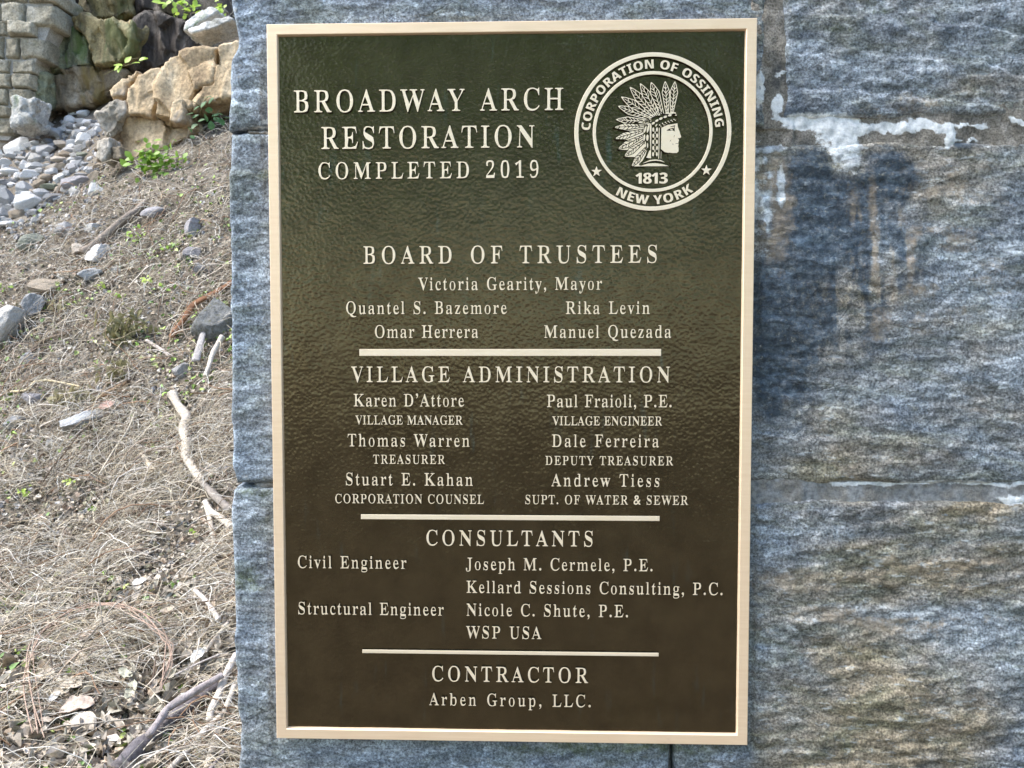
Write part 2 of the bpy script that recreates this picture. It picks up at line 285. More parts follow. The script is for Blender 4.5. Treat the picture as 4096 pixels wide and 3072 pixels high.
M_STONE, M_MORTAR = mat_schist(), mat_mortar()
M_FRAME = mat_brass('brushed_brass', (.88, .66, .45), (.95, .74, .53), 16)
M_LETTER = mat_brass('polished_brass', (.86, .72, .53), (.93, .80, .62), 6, .45)
M_FIELD = mat_field()
M_STRAW = mat_tint('dry_stem'); M_TWIG = mat_tint('bark', bumpy=.8, scale=45)
M_SOIL = None
SERIF = """0375:186,-7 156,-3 119,7 91,24 87,48 71,76 59,111 51,150 46,193 44,241 46,289 51,332 59,371 71,405 87,433 91,456 119,473 157,483 187,486 219,483 255,473 282,456 287,433 303,405 315,370 324,331 330,288 332,240 330,193 324,150 315,110 303,76 287,47 282,24 255,7 218,-3|187,37 226,43 246,61 258,91 264,131 268,181 269,240 268,300 264,349 258,390 246,419 226,437 189,443 151,437 130,419 118,390 111,349 107,300 106,240 107,181 111,131 118,91 130,61 151,43;1375:86,0 86,36 122,36 131,37 153,40 166,45 175,79 154,416 92,365 93,355 78,348 67,346 59,347 49,352 57,359 53,369 50,381 30,396 74,412 144,447 191,482 233,482 233,79 240,47 251,41 275,37 288,36 322,36 322,0;2375:45,0 45,69 139,171 205,245 238,307 247,371 246,395 240,413 231,427 216,437 190,443 173,445 153,442 120,432 106,416 98,393 93,364 106,329 89,331 69,336 51,344 56,357 50,374 47,396 49,411 53,426 60,441 70,454 73,465 93,474 117,481 146,485 172,486 215,483 257,473 288,456 291,434 303,407 307,375 299,329 273,281 223,220 140,138 73,74 244,74 258,75 269,79 295,86 306,95 303,107 307,120 311,141 338,141 320,0;9375:151,-7 131,-5 107,-2 89,4 74,12 78,22 73,33 50,69 52,94 75,107 77,88 85,71 87,56 104,45 134,38 156,36 211,48 243,84 263,145 251,230 211,198 194,191 172,186 156,185 126,189 88,201 77,220 60,248 49,282 44,324 47,355 52,383 61,409 74,431 89,450 96,466 121,477 152,484 176,486 203,484 236,476 263,463 271,444 289,420 303,390 315,353 322,310 324,261 314,157 306,126 295,97 282,72 267,49 249,30 240,14 214,3 180,-4|183,233 200,234 213,239 241,245 271,278 269,330 262,372 251,403 235,424 213,437 182,441 163,438 132,429 117,413 107,391 102,362 100,328 104,286 117,257 142,239;A437:12,0 -5,18 4,19 27,24 42,30 54,75 209,466 221,465 365,87 392,34 405,25 430,20 440,18 422,0 250,0 234,18 260,21 297,30 304,46 293,81 272,132 99,132 74,71 70,59 68,48 71,32 96,21 123,18 122,18 107,0|109,161 261,161 177,319;B443:37,0 21,17 37,20 64,25 81,32 90,44 94,60 96,82 96,369 90,412 67,433 20,439 36,455 219,455 295,449 351,429 365,396 376,351 369,313 368,283 333,261 281,247 343,231 385,206 390,173 398,132 392,93 378,61 370,35 334,15 285,4 236,0|161,252 190,252 221,254 246,261 281,272 295,290 303,314 306,345 304,373 298,395 288,412 271,424 239,431 217,434 202,433 180,430 167,425 161,391|222,24 248,27 283,35 302,49 313,69 320,95 322,128 319,162 310,188 294,208 269,221 232,228 199,231 161,231 161,65 170,33 186,28 207,25;C468:256,-11 219,-7 175,3 138,20 120,43 95,71 75,104 60,142 50,184 47,228 50,273 60,314 75,351 96,384 121,412 140,435 177,452 221,462 257,465 287,463 327,454 367,440 387,435 406,439 416,449 422,465 433,465 433,308 422,308 408,347 399,380 372,407 340,427 298,439 265,443 197,430 154,389 130,321 123,226 131,138 158,74 205,36 277,24 305,26 332,33 359,45 387,61 411,81 428,106 443,89 404,45 364,14 312,-5;D496:41,0 25,17 40,19 54,23 81,30 89,39 94,54 95,75 95,374 93,397 88,415 78,426 50,433 35,437 20,439 36,455 220,455 293,449 356,429 389,396 421,351 440,295 447,228 441,158 422,101 391,57 360,25 299,6 227,0|223,24 263,30 310,47 339,75 357,115 368,166 372,229 364,318 338,382 293,420 224,433 207,432 184,429 169,423 161,385 161,72 169,34 184,29 207,25;E442:35,0 19,17 36,18 52,22 80,30 90,41 95,57 96,78 96,369 95,394 90,413 80,425 52,433 37,437 21,439 37,455 378,455 396,320 386,320 379,357 366,386 355,406 313,420 277,428 230,430 186,428 165,417 162,388 162,246 195,246 221,248 256,256 266,269 277,288 285,313 291,345 301,345 301,118 290,118 278,181 270,195 260,206 241,213 185,222 162,67 163,53 167,42 175,35 230,28 262,29 290,32 314,39 335,48 368,60 377,75 391,94 403,116 414,143 426,143 382,0;F404:36,0 19,17 37,20 64,26 81,34 90,45 94,62 96,84 96,375 94,396 89,412 79,423 51,430 35,435 18,439 35,455 373,455 391,320 380,320 376,345 369,367 361,385 350,400 341,412 311,420 288,426 262,430 229,431 199,429 165,421 161,398 161,247 192,247 218,250 252,257 262,270 274,289 282,314 287,347 299,347 299,118 288,118 283,154 275,181 263,200 252,213 217,221 191,224 161,224 161,81 167,43 175,34 186,28 209,24 251,17 236,0;G508:266,-10 226,-7 181,3 142,19 123,42 97,70 77,103 61,141 52,183 48,229 52,274 61,315 77,352 97,385 122,413 140,435 177,452 220,462 259,465 288,463 329,454 369,441 388,436 410,443 422,465 434,465 434,308 423,308 414,334 403,357 399,379 382,397 362,413 341,426 310,436 289,441 267,443 199,430 156,389 132,322 125,228 129,163 140,110 161,67 190,37 237,19 275,13 299,14 316,19 345,27 356,39 362,53 364,71 364,128 362,146 357,161 346,170 318,176 300,180 281,182 296,198 479,198 495,182 480,180 466,177 439,171 430,161 426,147 425,128 444,29 386,7 323,-6;H523:36,0 20,17 37,20 64,24 80,32 90,43 94,59 96,81 96,379 94,398 89,413 80,424 63,431 37,436 20,439 37,455 221,455 238,439 190,432 166,415 161,379 161,251 363,251 363,379 358,415 335,432 286,439 303,455 486,455 503,439 486,436 459,431 443,424 434,414 430,399 428,379 428,81 430,60 434,44 443,33 459,25 486,20 503,17 486,0 303,0 287,17 303,20 319,24 347,31 357,41 361,58 363,81 363,221 161,221 161,81 162,59 167,43 176,32 193,24 220,20 237,17 221,0;I261:34,0 17,17 34,21 50,26 78,32 89,42 95,56 96,75 96,387 95,405 90,419 80,427 53,433 36,437 19,439 34,455 223,455 239,439 223,437 206,433 180,427 169,419 163,405 162,387 162,77 167,44 191,26 243,17 225,0;J330:108,-65 92,-64 70,-60 52,-54 37,-45 38,-35 30,-22 23,-8 19,7 18,23 19,38 23,50 27,61 22,68 34,73 45,75 56,73 68,69 63,62 67,52 70,41 72,28 64,-1 56,-19 59,-31 77,-38 104,-40 120,-39 146,-33 159,-25 169,21 169,367 163,409 156,418 146,425 123,430 83,439 100,455 293,455 311,439 276,431 253,426 244,419 239,411 234,367 234,89 225,21 218,-27 170,-56;K510:37,0 21,17 38,20 64,24 81,32 90,43 95,59 96,81 96,379 95,398 90,413 81,424 64,432 37,436 21,439 38,455 221,455 239,439 190,432 167,415 162,379 183,234 325,373 342,391 353,406 369,418 360,430 324,436 297,439 312,455 465,455 481,439 476,439 436,430 387,404 341,361 266,285 447,46 473,25 516,17 498,0 302,0 288,17 306,18 337,21 352,34 335,66 199,214 162,198 162,81 163,59 168,43 177,32 194,24 221,20 238,17 221,0;L426:36,0 20,17 37,20 64,24 80,32 90,43 94,59 96,81 96,379 94,399 89,414 80,425 52,432 37,436 21,439 37,455 229,455 244,439 208,434 186,430 175,424 167,416 161,379 161,83 164,47 184,31 233,28 265,29 292,33 315,40 348,49 369,63 376,80 389,100 401,125 412,154 424,154 381,0;M634:35,0 19,17 35,20 51,24 69,32 76,43 79,58 80,79 80,382 91,416 67,432 19,439 36,455 165,455 317,142 469,455 596,455 613,439 597,436 571,430 555,423 545,412 541,397 539,378 539,85 544,43 566,23 612,17 596,0 417,0 399,17 448,25 471,44 476,83 455,399 285,0 273,0 105,389 100,80 101,57 105,41 102,30 131,23 147,19 164,17 148,0;N494:405,-11 107,350 102,79 102,57 105,42 111,31 129,24 144,20 162,17 146,0 39,0 22,17 69,23 78,41 81,79 97,388 52,433 20,439 39,455 140,455 391,169 396,377 393,414 384,431 335,439 352,455 459,455 475,439 458,436 431,432 425,425 420,414 417,398 417,377 418,-11;O525:262,-11 232,-9 199,-3 169,7 142,21 131,38 110,58 92,81 77,106 65,134 56,163 50,195 48,228 50,260 56,292 65,321 77,349 92,374 111,397 131,417 143,434 171,448 201,458 236,464 264,466 294,464 327,458 356,448 384,435 395,418 415,399 433,376 448,351 461,323 470,293 475,261 477,228 475,195 470,163 461,134 448,106 433,81 415,58 407,38 382,21 354,7 324,-3 290,-9|265,12 331,26 371,66 393,133 400,228 397,293 386,346 367,389 340,419 295,437 259,443 194,430 154,389 131,322 124,228 128,163 139,109 158,67 185,37 230,18;P418:36,0 20,17 37,20 64,24 80,32 90,43 94,59 96,81 96,379 94,398 89,413 80,424 63,431 37,436 20,439 37,455 213,455 263,454 305,449 335,440 356,429 359,415 371,398 380,378 386,356 388,332 383,296 371,266 366,240 333,221 287,209 240,206 161,206 161,81 162,59 167,43 176,32 193,24 220,20 237,17 221,0|161,230 203,230 232,232 267,240 290,253 303,271 311,297 313,329 311,361 305,387 294,406 276,420 242,428 216,431 169,424 161,398;Q525:379,-116 317,-108 263,-87 237,-51 204,-1 156,13 127,30 117,50 97,74 80,100 67,129 57,160 51,193 48,228 50,260 56,292 65,321 77,349 92,374 111,397 131,417 143,434 171,448 201,458 236,464 264,466 294,464 327,458 356,448 384,435 395,418 415,399 433,376 448,351 461,323 470,293 475,261 477,228 472,176 459,128 436,86 405,49 378,21 313,0 342,-45 386,-72 444,-81 492,-73 493,-92 454,-105 412,-113|266,12 331,26 371,66 394,133 401,228 398,293 386,346 367,389 340,419 295,437 259,443 194,430 154,389 131,322 124,228 128,163 139,109 158,67 185,37 230,18;R473:36,0 20,17 37,20 64,24 80,32 90,43 94,59 96,81 96,379 94,398 89,413 80,424 63,431 37,436 20,439 37,455 216,455 274,452 327,442 366,426 377,403 391,372 396,334 390,296 374,265 359,241 298,224 414,50 436,26 476,17 459,0 356,0 219,212 161,212 161,81 162,59 167,43 176,32 193,24 220,20 237,17 221,0|161,234 205,234 236,236 273,245 297,258 313,278 322,304 324,336 319,378 303,407 271,425 225,431 208,430 196,427 169,422 161,385;S390:46,-11 46,158 59,158 70,113 84,77 95,50 122,30 163,19 196,15 221,17 253,24 273,36 288,51 297,69 300,89 293,117 272,140 226,160 163,191 128,210 113,231 95,253 82,276 74,302 71,332 73,358 78,381 76,403 87,421 102,437 116,449 138,459 165,464 184,466 228,461 281,448 291,446 300,445 313,447 320,454 323,466 336,466 336,319 325,319 319,343 311,365 300,385 296,402 279,417 260,429 231,438 213,443 192,445 172,443 150,437 133,426 121,413 113,398 99,380 101,364 108,349 120,336 188,303 252,273 317,233 314,219 323,204 329,188 338,133 336,106 330,80 320,58 307,38 303,21 280,8 253,-2 220,-8 194,-10 164,-8 126,1 99,9 84,12 65,7 58,-11;T423:113,0 97,17 114,19 131,23 160,31 170,42 175,59 177,81 177,433 148,433 116,430 76,420 58,403 42,380 31,352 26,318 14,318 32,455 389,455 407,317 396,317 386,368 364,404 320,426 269,433 242,433 242,81 244,58 249,41 259,30 287,23 304,19 322,17 307,0;U492:246,-13 194,-8 148,6 131,29 111,61 99,103 94,155 94,379 93,398 88,413 78,424 62,431 35,436 19,439 36,455 219,455 237,439 188,432 164,415 160,379 160,140 162,104 170,74 185,51 207,35 244,25 275,22 331,31 367,56 389,99 397,159 397,378 396,398 393,413 387,423 369,431 352,436 333,439 349,455 453,455 471,439 455,435 429,429 425,421 421,411 418,396 417,378 417,181 413,118 398,69 373,32 345,7 300,-8;V428:215,-13 64,381 41,420 28,429 2,435 -11,439 7,455 190,455 206,439 154,432 141,427 133,419 132,410 141,378 259,143 353,377 361,409 361,419 367,427 354,432 303,439 320,455 421,455 438,439 428,437 417,434 390,427 377,383 227,-13;W611:174,-11 52,393 34,427 21,433 -2,437 -12,439 6,455 160,455 178,439 135,432 125,427 121,420 119,410 127,373 223,153 321,353 306,399 300,413 292,423 281,429 232,439 250,455 418,455 435,439 413,436 378,427 372,412 378,386 474,166 546,369 555,406 555,417 552,425 552,430 506,439 524,455 603,455 622,439 611,435 587,429 587,421 570,379 443,-11 431,-11 316,309 187,-11;X471:32,0 15,17 40,23 81,39 96,66 211,208 96,386 64,425 51,433 28,437 19,439 35,455 223,455 237,439 229,439 207,436 174,428 170,415 182,388 265,289 327,373 347,414 354,427 319,435 297,439 314,455 437,455 453,439 435,437 418,432 387,423 352,373 263,265 395,57 420,28 460,17 443,0 259,0 244,17 245,17 270,20 304,28 310,41 294,79 210,183 132,81 116,45 110,30 146,21 169,17 153,0;Y426:122,0 106,17 123,20 150,24 166,32 176,43 180,59 182,81 182,179 65,387 53,406 41,421 28,429 1,435 -11,438 8,455 186,455 201,438 195,438 149,432 136,416 144,392 248,226 338,366 356,408 363,424 327,435 303,438 315,455 418,455 438,438 393,424 377,392 247,203 247,81 248,59 253,43 262,32 279,24 306,20 323,17 307,0;Z442:41,0 41,11 294,430 214,430 141,420 111,412 92,401 88,386 77,367 67,344 58,316 47,316 78,455 385,455 385,443 135,29 241,29 283,32 320,43 364,61 380,87 397,121 410,164 421,164 386,0;a344:255,-10 229,-5 228,10 200,35 167,11 131,-4 95,-9 81,-6 56,0 57,11 49,26 43,43 41,63 46,91 57,115 64,136 99,155 144,173 220,190 220,241 218,258 214,272 204,282 190,290 165,294 146,296 123,293 102,286 95,274 94,257 102,231 101,220 98,210 109,202 99,196 88,192 78,191 67,192 55,196 62,203 58,212 55,223 54,236 56,252 60,266 57,278 62,290 78,300 96,308 116,314 141,317 160,318 200,315 238,307 262,292 260,271 269,244 272,210 272,62 274,40 304,34 320,42 311,28 305,7 279,-6|151,34 188,41 220,63 199,169 158,157 121,139 103,114 97,84 101,56 115,39;b361:46,-11 64,388 57,428 10,439 29,455 117,455 138,279 163,301 192,314 222,318 238,316 264,310 283,299 284,284 296,266 307,245 314,221 319,195 321,166 319,133 313,103 303,75 290,51 275,30 269,13 245,0 214,-8 193,-10 164,-6 134,7 105,28 52,-11|182,14 216,18 239,30 252,49 260,77 265,114 266,160 265,197 260,228 251,251 237,267 204,277 183,280 140,270 129,262 122,253 117,242 117,69 123,38 153,20;c293:155,-10 137,-8 109,-1 87,11 83,26 69,45 57,68 48,93 42,120 40,150 43,181 49,210 59,237 73,260 89,280 97,297 121,309 152,317 176,319 199,317 228,310 249,298 247,283 254,265 256,245 255,233 253,223 259,215 257,209 246,205 237,204 216,209 221,225 217,251 218,261 218,271 215,286 199,294 169,297 138,290 106,269 95,235 91,187 94,142 103,105 118,76 140,55 177,42 203,38 228,42 253,53 271,72 282,60 247,21 203,-2;d370:139,-10 124,-8 98,-1 78,10 77,26 65,44 55,66 47,91 42,118 40,147 42,180 47,210 56,237 67,261 80,281 82,297 102,309 129,316 145,318 173,314 200,301 223,280 244,401 243,413 238,423 228,430 179,439 197,455 298,455 298,75 304,41 315,35 339,30 351,28 345,11 314,8 271,1 223,-10 223,39 200,12 171,-5|171,28 182,30 194,34 204,41 229,51 238,62 244,76 244,242 240,252 232,262 221,270 175,281 143,277 123,267 110,250 102,225 98,193 97,153 98,115 102,83 109,58 122,42 141,32;e301:153,-10 135,-8 107,-1 85,10 82,26 68,45 57,69 48,95 42,125 40,157 42,187 48,215 57,240 69,263 83,282 88,298 110,309 138,316 157,318 191,314 223,301 231,280 248,251 258,216 262,173 262,166 96,166 102,112 119,73 150,50 199,42 225,47 252,62 270,86 282,73 248,27 203,-1|95,192 222,192 222,215 202,277 193,288 176,295 161,297 117,286 100,255 95,203;f214:36,0 18,16 56,22 71,35 73,73 73,277 22,277 22,310 73,310 73,353 77,386 86,413 101,436 110,452 145,461 176,465 194,463 221,456 239,446 234,432 240,417 242,400 241,386 238,375 245,367 243,360 233,357 225,355 197,365 209,372 207,381 206,391 213,420 216,426 206,433 203,438 194,442 180,443 167,442 142,437 133,430 127,390 127,310 182,310 182,277 127,277 127,65 128,47 132,34 140,26 166,20 180,17 194,16 178,0;g327:144,-140 110,-138 75,-132 49,-122 46,-108 38,-92 35,-75 40,-54 39,-38 80,-26 44,-10 49,9 44,30 46,46 51,61 59,74 58,86 78,98 112,110 59,135 52,169 43,212 45,232 50,251 58,268 68,282 70,295 89,305 110,312 136,317 156,318 179,317 207,312 232,304 296,304 309,268 250,268 261,248 268,226 271,203 269,185 264,167 258,151 248,137 250,125 233,116 214,108 190,104 171,103 158,103 141,104 108,94 100,87 94,80 80,71 85,59 118,51 141,49 173,49 257,40 276,33 291,24 284,13 290,-1 293,-18 295,-37 303,-67 291,-92 271,-113 238,-128 192,-137|157,124 172,127 200,134 211,146 216,163 219,184 220,211 219,238 216,260 210,276 200,288 172,295 157,297 142,295 115,288 104,276 98,260 94,238 93,211 94,184 98,163 104,146 114,134 142,127|162,-116 206,-113 242,-104 263,-88 271,-66 270,-55 275,-47 262,-41 206,-34 92,-34 77,-45 55,-58 53,-73 55,-84 65,-94 82,-103 111,-111 133,-115;h381:39,0 20,16 65,26 73,56 73,399 66,429 54,435 31,438 22,440 40,455 127,455 148,267 176,295 209,313 242,318 279,312 290,292 304,258 309,212 309,56 317,26 329,21 351,17 360,16 342,0 223,0 205,16 208,16 240,21 253,34 256,56 256,217 250,258 240,265 215,270 202,271 182,267 148,255 127,235 127,56 134,26 146,21 168,17 177,16 159,0;i198:100,362 90,364 76,368 81,376 76,387 73,399 71,412 73,426 76,438 82,449 76,457 90,462 101,463 112,462 125,457 120,449 125,438 129,426 130,412 129,399 125,387 120,376 125,368 112,364|39,0 20,16 66,26 73,56 73,252 67,285 22,293 42,310 127,310 127,56 134,26 178,16 159,0;j210:106,363 95,365 82,370 87,378 82,388 78,400 77,414 78,427 82,439 87,450 82,458 95,463 107,465 117,463 131,458 126,450 131,439 135,427 136,414 135,400 131,389 126,378 131,370 117,365|37,-140 -9,-131 -26,-105 -30,-94 -34,-82 -35,-70 -34,-58 -31,-48 -38,-40 -35,-34 -25,-30 -16,-29 13,-39 2,-46 4,-55 5,-66 -1,-87 2,-103 6,-111 15,-115 31,-117 44,-115 71,-109 79,-100 85,-54 85,250 76,284 60,290 38,293 26,294 43,310 138,310 138,-21 135,-58 125,-87 110,-110 101,-127 65,-137;k359:38,0 19,16 66,26 73,56 73,398 68,429 56,434 33,438 23,439 42,455 127,455 148,169 231,248 241,259 248,269 252,278 259,287 229,292 213,293 226,310 324,310 342,293 319,289 291,278 270,260 218,209 329,34 339,24 364,18 374,16 355,0 232,0 215,16 217,16 241,18 257,23 259,32 251,49 163,147 127,134 127,56 134,26 178,16 159,0;l199:39,0 20,16 66,26 73,56 73,398 68,429 56,434 33,438 23,439 41,455 127,455 127,56 134,26 178,16 159,0;m554:39,0 20,16 65,26 73,56 73,253 66,284 54,289 31,293 22,294 40,310 125,310 146,265 174,294 206,312 238,318 274,312 286,293 320,261 349,293 383,312 417,318 453,312 463,292 477,258 483,212 483,56 490,26 502,21 524,17 533,16 515,0 398,0 380,16 389,18 411,21 423,26 431,56 431,217 424,258 415,265 390,270 377,271 358,268 325,256 303,237 303,56 310,26 322,21 344,18 353,16 335,0 220,0 202,16 211,18 233,21 245,26 253,56 253,217 246,258 237,265 212,270 199,271 177,267 145,255 125,235 125,56 132,27 143,21 166,18 174,16 156,0;n381:39,0 20,16 65,26 73,56 73,253 66,284 54,289 31,293 22,294 40,310 127,310 148,267 176,296 209,313 242,318 279,312 290,292 304,258 309,212 309,56 317,26 329,21 351,17 360,16 342,0 223,0 205,16 208,16 240,21 253,34 256,56 256,217 250,258 240,265 215,270 202,271 182,267 148,255 127,235 127,56 134,26 146,21 168,17 177,16 159,0;o336:170,-10 146,-8 115,-1 91,11 85,27 70,47 57,70 48,96 42,124 40,154 42,184 48,213 57,239 70,262 85,281 91,297 115,309 145,316 170,318 190,316 221,309 244,298 250,282 266,263 278,240 288,214 294,185 296,154 294,123 288,94 278,69 266,46 251,26 245,11 221,-1 191,-8|169,11 197,14 217,24 229,39 238,81 241,154 239,206 235,245 228,271 216,286 197,296 169,299 139,296 120,286 108,271 101,245 97,206 96,154 99,82 108,39 120,24 140,14;p371:38,-139 20,-124 58,-117 71,-101 73,-64 73,243 67,283 21,295 40,310 122,310 143,263 167,294 197,313 231,319 246,317 273,310 292,298 293,283 305,264 315,241 323,216 327,189 329,160 327,128 322,99 314,72 304,48 291,28 290,12 271,0 243,-8 228,-10 198,-5 171,9 148,32 127,-58 131,-99 151,-118 194,-123 176,-139|195,28 226,32 246,42 259,59 267,84 272,116 274,154 272,192 268,223 261,248 250,265 230,275 198,278 177,273 160,259 127,235 127,69 141,46 173,33;q364:196,-139 178,-123 230,-114 239,-107 243,-97 245,-83 224,29 199,8 171,-5 141,-9 125,-7 99,-1 79,10 78,25 66,43 55,64 48,88 43,115 41,144 43,176 49,207 59,234 72,259 88,280 94,297 118,309 148,317 169,319 198,315 228,302 257,281 310,320 317,320 299,-83 306,-113 319,-118 341,-122 351,-123 333,-139|179,30 222,40 233,47 241,56 245,67 245,241 239,271 209,289 180,295 147,291 125,280 111,261 102,234 97,199 96,156 97,117 102,85 111,60 125,43 158,33;r287:39,0 20,16 66,26 73,56 73,252 67,285 22,293 42,310 125,310 146,252 176,272 188,288 188,301 204,311 221,316 234,318 248,317 263,312 258,304 264,293 267,281 269,266 267,254 265,243 261,234 269,228 258,224 249,222 224,231 223,250 189,260 177,258 168,252 143,241 134,228 130,211 128,192 128,56 129,42 133,32 142,25 195,16 176,0;s288:151,-10 137,-8 111,-3 87,6 73,9 61,7 53,1 49,-9 39,-9 39,105 50,105 57,79 67,57 80,39 90,26 121,17 140,15 156,16 169,20 185,27 194,35 200,46 213,58 209,76 192,92 156,105 107,130 86,142 83,155 72,169 65,185 60,202 58,220 61,247 69,270 72,291 87,306 118,316 140,319 161,316 198,308 206,306 213,305 222,306 228,311 232,319 241,319 241,222 231,222 224,244 214,262 202,277 194,288 167,294 150,296 135,295 124,292 109,286 102,278 97,269 84,259 96,232 135,212 191,189 211,178 213,165 223,151 230,136 235,117 236,95 233,65 236,39 211,18 205,2 174,-7;t228:123,-9 102,-7 81,-1 84,10 76,26 71,46 69,71 69,279 25,279 41,300 105,369 131,424 141,424 123,310 187,310 187,279 123,279 123,82 129,51 137,45 159,41 169,40 185,44 198,56 206,75 221,66 180,24 163,-1;u375:132,-10 111,-7 82,2 84,17 75,38 69,65 67,97 67,248 60,282 49,289 25,293 15,294 32,310 121,310 121,74 131,46 144,40 166,37 177,36 197,39 229,49 249,66 249,248 242,283 228,289 204,293 193,294 210,310 303,310 303,70 311,39 358,30 352,13 320,10 276,3 228,-10 228,40 200,26 201,13 185,3 167,-4 148,-9;v306:145,-10 58,248 41,281 32,288 8,292 0,293 18,310 143,310 159,294 155,294 129,292 112,286 108,276 110,268 185,122 240,253 246,272 244,284 225,292 207,294 224,310 284,310 303,295 293,291 279,286 272,279 256,243 157,-10;w435:125,-10 36,265 25,284 -9,293 10,310 117,310 135,293 100,289 93,276 95,266 99,253 167,127 231,235 221,266 209,288 170,295 189,310 302,310 320,293 307,291 279,285 275,276 275,269 277,262 336,141 387,256 392,275 387,289 359,295 377,310 424,310 444,295 419,284 407,258 302,-10 292,-10 223,197 137,-10;x319:26,0 6,15 37,23 49,37 66,56 141,136 61,263 47,279 30,289 6,293 25,310 148,310 165,294 152,293 124,288 121,280 130,260 183,206 228,257 240,279 245,290 205,294 222,310 290,310 309,296 280,289 268,275 250,254 180,184 274,36 286,21 317,15 298,0 176,0 159,16 195,19 205,30 193,59 138,114 93,61 78,34 68,23 97,17 111,15 97,0;y300:52,-140 39,-139 23,-133 26,-125 20,-113 16,-100 14,-84 15,-73 18,-62 22,-53 14,-46 25,-41 35,-40 62,-49 50,-57 52,-65 54,-76 53,-81 53,-87 55,-94 65,-97 86,-99 98,-96 107,-88 118,-74 133,-44 145,-5 56,251 43,275 32,287 -1,293 16,310 141,310 157,293 117,289 108,275 109,267 113,257 185,119 235,241 241,260 244,274 237,289 207,293 224,310 279,310 297,293 290,292 277,288 271,281 255,242 158,-24 125,-96 101,-111 92,-122 94,-131;z293:34,0 34,14 186,287 127,287 105,286 86,280 67,272 56,258 47,240 41,216 29,216 53,310 254,310 254,291 107,25 154,25 182,27 205,33 229,44 242,59 253,80 262,107 273,107 247,0;&625:484,339 465,302 440,262 422,229 335,339 392,384 432,428 456,473 463,521 451,579 415,626 359,658 289,669 209,658 150,626 113,577 100,512 111,455 141,401 180,354 116,311 63,264 28,211 16,153 30,89 69,38 128,4 198,-9 252,-4 305,13 363,45 416,93 485,0 629,0 491,160 539,220 578,281 604,339|347,161 300,119 254,91 213,81 177,91 151,117 138,153 146,190 167,223 202,255 245,289|220,521 229,554 252,577 285,586 307,581 328,566 342,544 348,516 341,482 317,446 271,405 252,438 230,478"""
